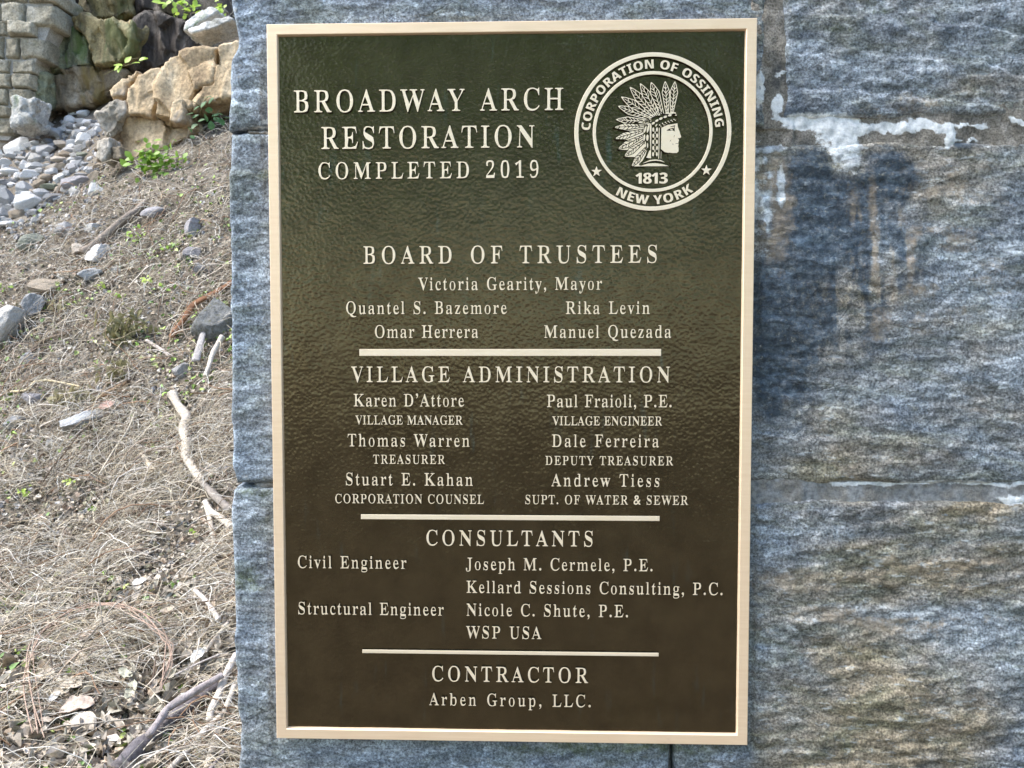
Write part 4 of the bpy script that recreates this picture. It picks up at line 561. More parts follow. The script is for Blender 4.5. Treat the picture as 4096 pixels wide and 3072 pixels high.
# the seal: drawn in its own unit (1/2.2125 photo pixel), centre and scale from the plaque face
_sx, _sz = pl(2200 + 909 / 2.2125, 150 + 833 / 2.2125)
_su = (pl(2200 + 1605 / 2.2125, 526)[0] - pl(2200 + 213 / 2.2125, 526)[0]) / 1396
def sl(u, v): return (_sx + (u - 909) * _su, _sz - (v - 833) * _su)
def ring(r1, r0, n=128):
    return [[sl(*p) for p in _circ(909, 833, r1, n)], [sl(*p) for p in _circ(909, 833, r0, n, True)]]
SEAL = plq('seal', polys_mesh('seal', ring(698, 660), M_LETTER, LET_TOP, LET_BASE, .0003))
plq('inner_ring', polys_mesh('inner_ring', ring(533, 504), M_LETTER, LET_TOP, LET_BASE, .0003), SEAL)
def arc_text(txt, r, a0, a1, cap, outward=True, hs=1.06):
    """glyphs along a circle from angle a0 to a1 (degrees); r = radius of the baseline"""
    sc = cap / 480.0
    adv = [GN[c][0] * hs * sc for c in txt]
    span = abs(math.radians(a1 - a0)) * (r + (cap / 2 if outward else -cap / 2))
    tr = (span - sum(adv)) / (len(txt) - 1)
    x = 0; out = []
    rm = r + (cap / 2 if outward else -cap / 2)
    for c, a in zip(txt, adv):
        mid = x + a / 2; t = math.radians(a0) + (-1 if outward else 1) * mid / rm
        up = (math.cos(t), math.sin(t)) if outward else (-math.cos(t), -math.sin(t))
        rt = (up[1], -up[0])
        bx, by = r * math.cos(t), r * math.sin(t)
        for l in GN[c][1]:
            o = []
            for p in l:
                dx, dy = (p[0] * hs * sc - a / 2), p[1] * sc
                o.append(sl(909 + bx + rt[0] * dx + up[0] * dy, 833 - (by + rt[1] * dx + up[1] * dy)))
            out.append(o)
        x += a + tr
    return out
sm = lambda ps, nm='seal_lettering': plq(nm, polys_mesh(nm, ps, M_LETTER, LET_TOP, LET_BASE, .0001), SEAL)
sm(arc_text('CORPORATION OF OSSINING', 556, 178.5, 3.2, 78))
sm(arc_text('NEW YORK', 642, 238.5, 305, 80, False, 1.1))
_u0, _u1 = sl(760, 1290), sl(1047, 1195)
sm([[(_u0[0] + p[0], _u0[1] + p[1]) for p in l] for l in text_polys('1813', GN, _u1[0] - _u0[0], (_u1[1] - _u0[1]) / 480, 1.08)])
for sx_, sy_ in ((412, 1182), (1390, 1177)):
    st = []
    for k in range(10):
        a = math.radians(90 + 36 * k + (0)); r_ = 50 if k % 2 == 0 else 20
        st.append(sl(sx_ + r_ * math.cos(a), sy_ - r_ * math.sin(a)))
    plq('star', polys_mesh('star', [st], M_LETTER, LET_TOP, LET_BASE, .0003), SEAL)

def portrait():
    """chief's head in profile: painted into a mask, then contoured into relief. Unit: the zoom's 4.3647 px per photo px"""
    u0, v0, u1, v1, st = 20, 90, 1270, 1630, 3.0
    nx, ny = int((u1 - u0) / st), int((v1 - v0) / st)
    U, Vv = np.meshgrid(u0 + st * np.arange(nx), v0 + st * np.arange(ny), indexing='ij')
    M = np.full((nx, ny), -1.0)              # > 0 raised
    def sd_poly(poly):
        P = np.array(poly, float); d = np.full(U.shape, 1e9); ins = np.zeros(U.shape, bool)
        for a, b in zip(P, np.roll(P, -1, 0)):
            e = b - a; wx_, wy_ = U - a[0], Vv - a[1]
            t = np.clip((wx_ * e[0] + wy_ * e[1]) / (e @ e + 1e-9), 0, 1)
            d = np.minimum(d, np.hypot(wx_ - e[0] * t, wy_ - e[1] * t))
            c = (a[1] > Vv) != (b[1] > Vv)
            with np.errstate(divide='ignore', invalid='ignore'):
                ins ^= c & (U < (b[0] - a[0]) * (Vv - a[1]) / (b[1] - a[1]) + a[0])
        return np.where(ins, d, -d)          # inside positive
    def sd_seg(a, b, r0, r1=None):
        r1 = r0 if r1 is None else r1
        a, b = np.array(a, float), np.array(b, float); e = b - a
        t = np.clip(((U - a[0]) * e[0] + (Vv - a[1]) * e[1]) / (e @ e), 0, 1)
        return (r0 + (r1 - r0) * t) - np.hypot(U - a[0] - e[0] * t, Vv - a[1] - e[1] * t)
    def add(d): np.maximum(M, np.clip(d / 4, -1, 1), out=M)
    def cut(d): np.minimum(M, np.clip(-d / 4, -1, 1), out=M)
    def oval(c, rx, ry, rot=0):
        a = math.radians(rot); x = (U - c[0]) * math.cos(a) + (Vv - c[1]) * math.sin(a); y = -(U - c[0]) * math.sin(a) + (Vv - c[1]) * math.cos(a)
        return (1 - np.hypot(x / rx, y / ry)) * min(rx, ry)
    rr = random.Random(4)
    def feather(tip, base, wid, barbs=7):
        tip, base = np.array(tip, float), np.array(base, float)
        ax = base - tip; L = np.hypot(*ax); ax /= L; nrm = np.array([-ax[1], ax[0]])
        t = ((U - tip[0]) * ax[0] + (Vv - tip[1]) * ax[1]) / L; s = (U - tip[0]) * nrm[0] + (Vv - tip[1]) * nrm[1]
        tt = np.clip(t, 0, 1)
        hw = wid * np.clip(np.minimum(tt / .34, 1), 0, 1) ** .72 * (1 - .62 * np.clip((tt - .34) / .66, 0, 1))
        d = np.minimum(hw - np.abs(s), np.minimum(t, 1 - t) * L + 6)
        add(d)
        di = np.minimum(hw - 13 - np.abs(s), np.minimum(t - .07, .97 - t) * L)
        cut(di)
        add(np.minimum(sd_seg(tip + ax * L * .10, base, 4.5, 7), di + 12))      # shaft
        for k in range(barbs):
            f = .14 + .80 * k / barbs
            for sg in (-1, 1):
                f2 = f + rr.uniform(-.03, .03); c0 = tip + ax * L * (f2 + .10); l = wid * rr.uniform(.75, 1.0)
                c1 = c0 + nrm * sg * l - ax * l * rr.uniform(.9, 1.3)
                add(np.minimum(sd_seg(c0, c1, rr.uniform(4, 8), rr.uniform(2, 5)), di + 10))
    fs = [((370, 1605), (660, 1240), 62), ((235, 1420), (640, 1120), 66), ((120, 1290), (620, 1040), 66), ((65, 1110), (620, 950), 68), ((45, 905), (650, 880), 66),
          ((100, 770), (700, 815), 66), ((135, 535), (740, 770), 76), ((190, 375), (770, 740), 80), ((340, 205), (800, 735), 78), ((520, 145), (850, 715), 80),
          ((712, 125), (915, 690), 84), ((958, 112), (1000, 670), 72), ((1130, 118), (1080, 660), 72)]
    for a in fs: feather(*a)
    # side lock and wrap
    add(sd_poly([(600, 900), (690, 860), (710, 1310), (680, 1315), (640, 1270), (590, 1170), (575, 1100)]))
    for c, rx, ry, ro in (((615, 945), 16, 62, 18), ((665, 935), 17, 70, 12), ((600, 1090), 17, 58, 6), ((655, 1090), 20, 55, 2), ((622, 1200), 11, 50, -6), ((660, 1225), 10, 45, 0)):
        cut(oval(c, rx, ry, ro))
    # neck, face
    add(sd_poly([(900, 900), (1000, 860), (1180, 845), (1185, 900), (1205, 960), (1240, 1060), (1245, 1085), (1225, 1102), (1195, 1098), (1195, 1112), (1210, 1135),
                 (1196, 1180), (1203, 1205), (1195, 1240), (1205, 1290), (1200, 1335), (1170, 1360), (1100, 1362), (1030, 1352), (1025, 1420), (1045, 1500), (1075, 1560),
                 (1070, 1585), (1040, 1588), (930, 1555), (800, 1535), (680, 1540), (600, 1560), (545, 1580), (515, 1570), (510, 1545), (570, 1490), (620, 1400), (655, 1290), (700, 1290), (640, 1440), (720, 1450), (890, 1460)]))
    add(sd_poly([(725, 870), (890, 870), (900, 1460), (720, 1460)]))
    cut(sd_poly([(570, 1535), (700, 1478), (800, 1468), (900, 1484), (970, 1525), (880, 1500), (800, 1492), (700, 1500), (600, 1532)]))
    for k in range(5):
        for cx in (757, 822):
            cut(oval((cx + (k % 2) * 2, 950 + k * 107), 17, 38))
    for k in range(4): cut(oval((788, 1000 + k * 107), 9, 30))
    cut(sd_seg((862, 905), (856, 1450), 7)); cut(sd_seg((897, 1330), (895, 1455), 3.2)); cut(sd_seg((712, 880), (712, 1300), 3.5))
    cut(sd_seg((895, 930), (892, 1290), 2.6)); cut(sd_seg((892, 1290), (960, 1345), 2.6, 2)); cut(sd_seg((960, 1345), (1040, 1362), 2.2))
    # head band
    add(sd_poly([(700, 830), (745, 770), (840, 715), (960, 675), (1100, 650), (1145, 655), (1160, 700), (1190, 790), (1185, 830), (1080, 845), (960, 870), (890, 905), (880, 925), (730, 890)]))
    for c, ro in (((755, 840), -35), ((818, 795), -30), ((888, 760), -24), ((965, 730), -18), ((1045, 703), -12), ((1118, 692), 0)):
        cut(oval(c, 33, 19, ro))
    cut(sd_poly([(790, 880), (820, 850), (830, 860), (800, 905)]))
    for k in range(6):
        cx, cy = 868 + k * 50, 872 - 95 * (k / 5) ** .8
        cut(oval((cx, cy), 11, 11)); cut(oval((cx + 22, cy + 20 - k), 9, 8))
    cut(sd_seg((900, 915), (1010, 868), 2.5)); cut(sd_seg((1010, 868), (1180, 842), 2.5))
    # features
    cut(sd_seg((1060, 905), (1130, 888), 5, 9)); cut(sd_poly([(985, 968), (1030, 940), (1090, 925), (1130, 930), (1128, 985), (1095, 965), (1040, 975)]))
    add(oval((1075, 950), 24, 9)); cut(sd_seg((1125, 900), (1130, 980), 5)); cut(sd_seg((1128, 1050), (1120, 1085), 3.4)); cut(sd_seg((1068, 1135), (1048, 1165), 3))
    cut(sd_seg((1150, 1198), (1200, 1193), 3.6)); cut(sd_seg((1090, 1206), (1112, 1206), 4.2))
    # contour
    M[0, :] = M[-1, :] = -1; M[:, 0] = M[:, -1] = -1
    B = M > 0
    code = B[:-1, :-1] * 1 + B[1:, :-1] * 2 + B[1:, 1:] * 4 + B[:-1, 1:] * 8
    segs = {}
    tab = {1: [(3, 0)], 2: [(0, 1)], 3: [(3, 1)], 4: [(1, 2)], 5: [(3, 0), (1, 2)], 6: [(0, 2)], 7: [(3, 2)], 8: [(2, 3)], 9: [(2, 0)], 10: [(0, 1), (2, 3)], 11: [(2, 1)], 12: [(1, 3)], 13: [(1, 0)], 14: [(0, 3)]}
    def key(i, j, e): return ((i, j, 0), (i + 1, j, 1), (i, j + 1, 0), (i, j, 1))[e]
    for i, j in np.argwhere((code > 0) & (code < 15)):
        for a, b in tab[int(code[i, j])]: segs[key(i, j, a)] = key(i, j, b)
    def pt(k):
        i, j, o = k; p, q = (M[i, j], M[i + 1, j]) if o == 0 else (M[i, j], M[i, j + 1])
        f = p / (p - q) if p != q else .5
        return (u0 + st * (i + (f if o == 0 else 0)), v0 + st * (j + (f if o == 1 else 0)))
    loops = []
    while segs:
        k = next(iter(segs)); l = []
        while k in segs: n_ = segs.pop(k); l.append(pt(k)); k = n_
        if len(l) < 5: continue
        a = abs(sum(l[i - 1][0] * l[i][1] - l[i][0] * l[i - 1][1] for i in range(len(l)))) / 2
        if a < 60: continue
        keep = [l[0]]                        # thin out nearly straight runs
        for i in range(1, len(l) - 1):
            p, c, q = keep[-1], l[i], l[i + 1]
            if abs((q[0] - p[0]) * (c[1] - p[1]) - (q[1] - p[1]) * (c[0] - p[0])) / (math.hypot(q[0] - p[0], q[1] - p[1]) + 1e-6) > .55 or math.hypot(c[0] - p[0], c[1] - p[1]) > 14: keep.append(c)
        if len(keep) > 2: loops.append(keep)
    k = 2.2125 / 4.3647                       # to the seal's unit
    return [[sl((2440 - 2200) * 2.2125 + x * k, (300 - 150) * 2.2125 + y * k) for x, y in l] for l in loops]
plq('portrait_relief', polys_mesh('portrait_relief', portrait(), M_LETTER, LET_TOP, LET_BASE, 0.0), SEAL)

# ------------------------------------------------------------------ terrain
_D = np.linspace(-60, 90, 3001)
_g = np.interp(_D, [-60, 2.2, 2.9, 4.0, 4.6, 5.8, 6.6, 7.0, 9.5, 12, 16, 24, 90], [0, 0, .05, .45, .72, 1.62, 2.42, 2.74, 4.45, 7.0, 10, 13, 15])
_kw = np.exp(-.5 * (np.arange(-12, 13) / 4.5) ** 2); _kw /= _kw.sum()
_g = np.convolve(np.pad(_g, 12, 'edge'), _kw, 'valid')
def ratio(px): d = ray(px, 1388); return d[0] / d[1]
_rb = np.interp
R0 = ratio(0)
def terrain(x, y):
    x, y = np.asarray(x, float), np.asarray(y, float)
    D = y - CAM[1]; s = x - CAM[0] + .5 * D
    slope = smooth(2.2, 4.5, D)
    z = np.interp(D, _D, _g) + slope * .27 * np.clip(s, -4, 4)
    r = (x - CAM[0]) / np.maximum(D, .5)
    rb = np.interp(D, [6.4, 6.8, 7.2, 7.8, 8.6, 9.5], [ratio(-150), ratio(60), ratio(250), ratio(390), ratio(440), ratio(520)])
    bed = (1 - smooth(-.02, .05, r - rb)) * smooth(6.3, 6.7, D)
    z = z - .10 * bed
    z = z + 3.2 * smooth(10.0, 10.35, D) * (1 - smooth(-.45, -.36, r)) 
    n = .10 * fbm(x * .9, y * .9, 0, 3, 201) + .05 * fbm(x * 3, y * 3, 0, 3, 202) + .022 * fbm(x * 11, y * 11, 0, 4, 203)
    return z + n * slope
def axis(lo, hi, step, a, b, grow=1.22):
    f = list(np.arange(a, b, step)); s = step; x = f[-1]
    while x < hi: s *= grow; x += s; f.append(min(x, hi))
    s = step; x = f[0]; g = []
    while x > lo: s *= grow; x -= s; g.append(max(x, lo))
    return np.array(g[::-1] + f)
gx, gy = axis(-70, 70, .03, -7.2, -.5), axis(-70, 80, .03, CAM[1] + 2.0, CAM[1] + 10.8)
GX, GY = np.meshgrid(gx, gy, indexing='ij'); GZ = terrain(GX, GY)
def mat_soil():
    n = NT('soil'); v = n.coord('Object')
    c = n.ramp(n.noise(v, 3.5, 8, .68, .4), [(.3, (.075, .06, .046)), (.5, (.17, .145, .112)), (.68, (.29, .255, .21))])
    c = n.mix(1.0, c, n.ramp(n.noise(v, 60, 5, .75), [(.3, .45), (.5, 1.0), (.68, 1.6)]), 'MULTIPLY')
    b = n.bump(n.noise(v, 30, 6, .75), .9, .03)
    return n.out(c, .95, b, spec=.1)
M_SOIL = mat_soil()
tag(link('ground', mesh('ground', np.stack([GX.ravel(), GY.ravel(), GZ.ravel()], 1), grid_faces(len(gx), len(gy)), M_SOIL)), kind='structure')

def hit(px, py, dmin=2.0):
    """first point of the slope along a picture ray"""
    d = ray(px, py); t = np.arange(dmin, 22, .012)
    P = CAM + d * t[:, None]
    below = P[:, 2] < terrain(P[:, 0], P[:, 1])
    i = int(np.argmax(below)) if below.any() else len(t) - 1
    return P[i]
def hits(px, py):                 # many at once (coarser)
    px, py = np.asarray(px, float), np.asarray(py, float)
    d = RIGHT * ((px - 2048) / F)[:, None] + DOWN * ((py - 1536) / F)[:, None] + FWD
    d /= np.linalg.norm(d, axis=1)[:, None]
    t = np.full(len(px), 2.0); done = np.zeros(len(px), bool)
    for _ in range(420):
        P = CAM + d * t[:, None]; b = P[:, 2] < terrain(P[:, 0], P[:, 1])
        done |= b; t = np.where(done, t, t + .024)
        if done.all(): break
    return CAM + d * t[:, None]
def normal_at(P):
    e = .08; x, y = P[..., 0], P[..., 1]
    n = np.stack([-(terrain(x + e, y) - terrain(x - e, y)) / (2 * e), -(terrain(x, y + e) - terrain(x, y - e)) / (2 * e), np.ones_like(x)], -1)
    return n / np.linalg.norm(n, axis=-1, keepdims=True)
def dist(P): return float((np.asarray(P) - CAM) @ FWD)

# ------------------------------------------------------------------ rocks
def ico(sub):
    import bmesh
    bm = bmesh.new(); bmesh.ops.create_icosphere(bm, subdivisions=sub, radius=1.0)
    v = np.array([p.co[:] for p in bm.verts]); f = np.array([[q.index for q in p.verts] for p in bm.faces]); bm.free(); return v, f
ICO3, ICO4 = ico(4), ico(5)
def rock_shape(seed, ncut=9, rough=.06, hi=False, box=0.0):
    v, f = (ICO4 if hi else ICO3); v = v.copy(); r = np.random.default_rng(seed)
    if box: v = np.sign(v) * np.abs(v) ** (1 - box) ; v /= np.abs(v).max()
    for _ in range(ncut):
        n = r.normal(size=3); n /= np.linalg.norm(n); d = r.uniform(.45, .78)
        h = v @ n - d; v = v - np.where(h > 0, h * .985, 0)[:, None] * n
    k = fbm(v[:, 0] * 1.6 + seed, v[:, 1] * 1.6, v[:, 2] * 1.6, 4, seed % 97)
    v *= (1 + rough * 2 * k + rough * .7 * fbm(v[:, 0] * 7, v[:, 1] * 7, v[:, 2] * 7 + seed, 3, 5))[:, None]
    v /= np.abs(v).max(0)
    return v, f
M_PEB = mat_pebble('river_stone', [(.15, (.30, .29, .28)), (.35, (.42, .41, .40)), (.55, (.48, .45, .40)), (.75, (.58, .57, .55)), (.95, (.72, .70, .68))])
M_PALE = mat_pebble('pale_stone', [(.15, (.55, .53, .50)), (.5, (.70, .69, .66)), (.9, (.85, .83, .80))])
M_GREY = mat_pebble('grey_stone', [(.15, (.17, .17, .175)), (.5, (.28, .285, .29)), (.9, (.44, .445, .445))])
M_TANS = mat_pebble('tan_stone', [(.15, (.25, .19, .13)), (.5, (.38, .31, .23)), (.9, (.52, .45, .37))])
M_LIL = mat_pebble('lilac_stone', [(.15, (.28, .265, .27)), (.5, (.40, .38, .385)), (.9, (.54, .52, .51))])
M_MOSSY = mat_pebble('mossy_stone', [(.15, (.10, .13, .05)), (.5, (.25, .26, .20)), (.9, (.42, .42, .38))])
M_LICH = mat_rock('lichened_stone', [(.3, (.17, .165, .15)), (.46, (.30, .30, .28)), (.6, (.40, .40, .385)), (.74, (.52, .52, .50))], scale=9, accent=((.30, .29, .17), .56, .6))
TONE = dict(lichen=M_LICH, white=M_PALE, pale=M_PEB, grey=M_GREY, tan=M_TANS, lilac=M_LIL, mossy=M_MOSSY)
SHAPES = [mesh('river_stone', *rock_shape(300 + i, 8 + i % 6, .03 + .012 * (i % 3))) for i in range(10)]
_mesh_of = {}
def stone(name, cat, px, py, w, h, tone, label, group=None, tilt=None, lift=.25, own=False, depth=None):
    """a loose stone that covers w x h photo pixels round (px, py), bedded on the slope"""
    P = hit(px, py + h * .36); s = dist(P) / F
    a, b = w * s / 2, h * s / 2
    k = rng.integers(len(SHAPES)); key = (k, tone)
    if own:
        v, f = rock_shape(int(px * 7 + py), 10, .07, True); me = mesh(name, v, f, TONE[tone])
    else:
        if key not in _mesh_of:
            me = SHAPES[k].copy(); me.materials.clear(); me.materials.append(TONE[tone]); _mesh_of[key] = me
        me = _mesh_of[key]
    o = link(name, me); dep = depth * a if depth else (a + b) / 2 * rng.uniform(.9, 1.15)
    o.scale = (a * 1.16, dep, b * 1.18)
    up = ray(px, py); back = .45 * dep
    o.location = P + np.array([up[0], up[1], 0]) * back * .5 + np.array([0, 0, b * (lift + .45)])
    t = tilt if tilt is not None else rng.uniform(-14, 14)
    o.rotation_euler = (rng.uniform(-.15, .15), math.radians(t), math.atan2(-up[0], up[1]) + rng.uniform(-.2, .2))
    return tag(o, label, cat, group)
GRP = 'stones heaped in the stream bed'
COMMON = 'smaller pale or grey stone lying loose in the stone heap of the stream bed'
RS = [  # zoom coordinates (x3.318, y from 400), w, h, tone, own label
 (350, 1385, 330, 250, 'white', 'big blocky white stone at the near edge of the stone heap'), (110, 1300, 235, 270, 'grey', 'tall rounded grey boulder beside the big blocky white stone'),
 (60, 1510, 150, 170, 'grey', None), (250, 1510, 205, 130, 'tan', 'rounded tan stone tucked under the big blocky white stone'), (690, 1300, 250, 160, 'grey', 'wedge shaped grey stone right of the big blocky white stone'),
 (345, 1170, 215, 185, 'grey', None), (695, 1165, 255, 105, 'mossy', 'flat greenish lens shaped stone behind the wedge shaped grey stone'), (520, 1115, 165, 105, 'tan', None), (545, 1235, 180, 140, 'grey', None),
 (620, 1050, 160, 115, 'tan', None), (410, 1000, 270, 130, 'white', None), (130, 950, 250, 115, 'white', None), (970, 915, 145, 145, 'lilac', 'egg shaped upright grey stone near the middle of the heap'),
 (1090, 1010, 195, 70, 'pale', None), (1000, 1110, 390, 170, 'lilac', 'widest flat grey lilac stone on the border with the litter bank'), (1265, 1190, 200, 165, 'white', 'white leaning stone standing at the edge of the litter bank'),
 (690, 945, 160, 80, 'pale', None), (540, 950, 130, 90, 'pale', None), (465, 770, 185, 170, 'pale', 'pale upright stone with a dark shadow gap behind it'), (590, 690, 225, 160, 'pale', None), (770, 785, 190, 100, 'tan', None),
 (1070, 650, 190, 100, 'pale', None), (1090, 740, 175, 90, 'mossy', None), (1125, 520, 260, 160, 'white', 'large pale blue white stone beside the small tan block'), (725, 450, 470, 150, 'grey', 'long dark grey slab lying slanted across the stone heap'),
 (500, 410, 225, 145, 'grey', None), (330, 475, 185, 110, 'pale', None), (640, 335, 190, 95, 'white', None), (560, 290, 470, 160, 'tan', 'long brownish tan slab at the back of the stone heap'), (930, 270, 190, 120, 'white', None),
 (1060, 285, 160, 80, 'white', None), (975, 160, 110, 110, 'white', 'round white stone below the dark rock ledge'), (1110, 195, 180, 100, 'white', None), (1070, 75, 110, 70, 'pale', None), (870, 110, 130, 130, 'tan', None),
 (680, 150, 135, 155, 'mossy', 'mossy square stone at the foot of the dark rock ledge'), (1080, 345, 135, 75, 'pale', None), (1190, 330, 115, 90, 'pale', None), (1220, 450, 130, 110, 'pale', None), (670, 550, 170, 70, 'grey', None),
 (920, 420, 105, 55, 'white', None), (990, 470, 70, 110, 'pale', None), (1480, 550, 125, 125, 'pale', None), (1520, 690, 110, 145, 'tan', None), (840, 600, 210, 110, 'tan', None),
 (690, 640, 140, 125, 'grey', None), (250, 620, 330, 210, 'white', 'largest white boulder at the left end of the stone heap'), (90, 600, 200, 220, 'tan', 'orange tan stone beside the largest white boulder'), (30, 720, 70, 120, 'white', None),
 (180, 755, 175, 85, 'grey', None), (300, 775, 185, 75, 'pale', None), (80, 845, 190, 120, 'white', None), (320, 850, 115, 100, 'pale', None), (490, 875, 225, 95, 'grey', None), (140, 450, 175, 115, 'tan', None),
 (1230, 930, 120, 90, 'pale', None), (1260, 1040, 150, 175, 'tan', 'brown upright stone half buried at the edge of the litter bank'), (110, 1110, 265, 95, 'grey', None), (40, 1080, 140, 60, 'pale', None), (420, 530, 145, 75, 'tan', None),
 (650, 1395, 225, 55, 'grey', None), (110, 1640, 270, 70, 'white', None), (470, 1500, 95, 45, 'white', None), (560, 170, 90, 80, 'grey', None), (800, 900, 150, 110, 'tan', None), (860, 720, 170, 120, 'tan', None),
 (560, 600, 110, 70, 'tan', None), (640, 880, 110, 70, 'grey', None), (250, 1000, 150, 80, 'white', None), (1180, 590, 70, 90, 'tan', None), (880, 830, 90, 60, 'grey', None), (1330, 900, 160, 120, 'tan', None), (980, 800, 150, 60, 'grey', None),
 (1130, 850, 120, 50, 'grey', None), (450, 640, 100, 80, 'pale', None), (1400, 440, 90, 60, 'pale', None), (780, 620, 90, 60, 'white', None), (20, 990, 110, 60, 'white', None), (760, 1060, 90, 110, 'white', None)]
for a in RS:
    stone('river_stone', 'stone', a[0] / 3.318, 400 + a[1] / 3.318, a[2] / 3.318, a[3] / 3.318, a[4], a[5] or COMMON, GRP)
for k in range(185):                # the rest of the heap, between and under the drawn ones
    f = rng.random(); py = 480 + 420 * f
    lim = np.interp(py, [480, 560, 640, 700, 780, 850, 900], [400, 420, 430, 400, 300, 210, 130])
    px = rng.uniform(-90, lim); w = rng.uniform(18, 52)
    if py < 560 and px < 130: continue
    stone('river_stone', 'stone', px, py, w, w * rng.uniform(.5, .85), rng.choice(['pale', 'grey', 'white', 'pale', 'white', 'grey', 'pale', 'tan']), COMMON, GRP, lift=-.05)

# stones on the litter bank
BG = 'stones embedded in the litter bank'
for a in [(40, 1290, 125, 175, 'pale', 'large pale tilted flat stone half out of the picture on the litter bank', 35), (135, 1230, 85, 105, 'grey', 'angular blue grey stone beside the large pale tilted stone', 20),
          (372, 1100, 100, 52, 'grey', 'small flat blue grey stone on the litter bank below the dark log', -10), (808, 1077, 58, 58, 'grey', 'dark rounded grey stone on the bank near the pillar edge', 0),
          (770, 1010, 82, 52, 'lilac', 'purple grey square stone on the bank above the dark rounded stone', -15), (720, 1030, 38, 52, 'tan', 'small tan stone leaning on the purple grey stone', 0),
          (735, 1470, 75, 80, 'pale', 'pale grey angular stone beside the pale forked root', 15), (112, 1430, 58, 62, 'grey', 'pointed dark blue grey stone below the curved dark stick', 0),
          (248, 1410, 48, 52, 'tan', 'flat topped tan brick sized stone in the litter', 0), (140, 1590, 80, 78, 'lilac', 'knobbly lilac grey stone under the bent pale stalk', 0),
          (340, 1685, 195, 80, 'grey', 'long flat grey stone with a tan face in the middle of the bank', -8), (50, 1690, 100, 52, 'grey', 'low dark grey stone at the left edge of the bank', -15),
          (140, 2175, 48, 98, 'tan', 'narrow upright tan and grey stone in the dry grass', 0), (200, 1775, 46, 38, 'pale', 'small whitish stone below the long flat grey stone', 0), (125, 1905, 42, 42, 'grey', 'small round grey stone in the dry grass', 30),
          (905, 1877, 58, 46, 'lilac', 'pinkish stone against the lower pillar edge', 0), (840, 1875, 48, 42, 'grey', 'small grey stone between the bent branch and the pinkish stone', 0), (315, 1000, 66, 60, 'tan', 'reddish tan slab under the lower end of the dark log', 20),
          (400, 1010, 105, 66, 'pale', 'broad pale slab beneath the dark log', -25), (265, 917, 76, 60, 'pale', 'squarish pale grey stone near the upper litter', 0), (368, 912, 70, 42, 'white', 'elongated white stone beside the upper dark log', -35),
          (135, 965, 105, 62, 'mossy', 'mossy brown stone on the bank near the stone heap', -15), (195, 1145, 160, 72, 'tan', 'long flat brown stone above the angular blue grey stone', -12), (620, 850, 95, 48, 'lilac', 'grey lilac stone on the upper bank above the dark log', -15),
          (775, 905, 58, 88, 'lilac', 'tall leaning purple stone on the upper bank', 15), (470, 1075, 40, 30, 'pale', 'small pale chip of stone in the green seedlings', 0)]:
    stone('bank_stone', 'stone', a[0], a[1], a[2], a[3], a[4], a[5], BG, a[6], lift=.12, own=True)
stone('lichen_boulder', 'boulder', 852, 1268, 165, 185, 'lichen', 'large rough grey lichened boulder beside the pillar edge under the red board', None, 0, lift=.1, own=True)

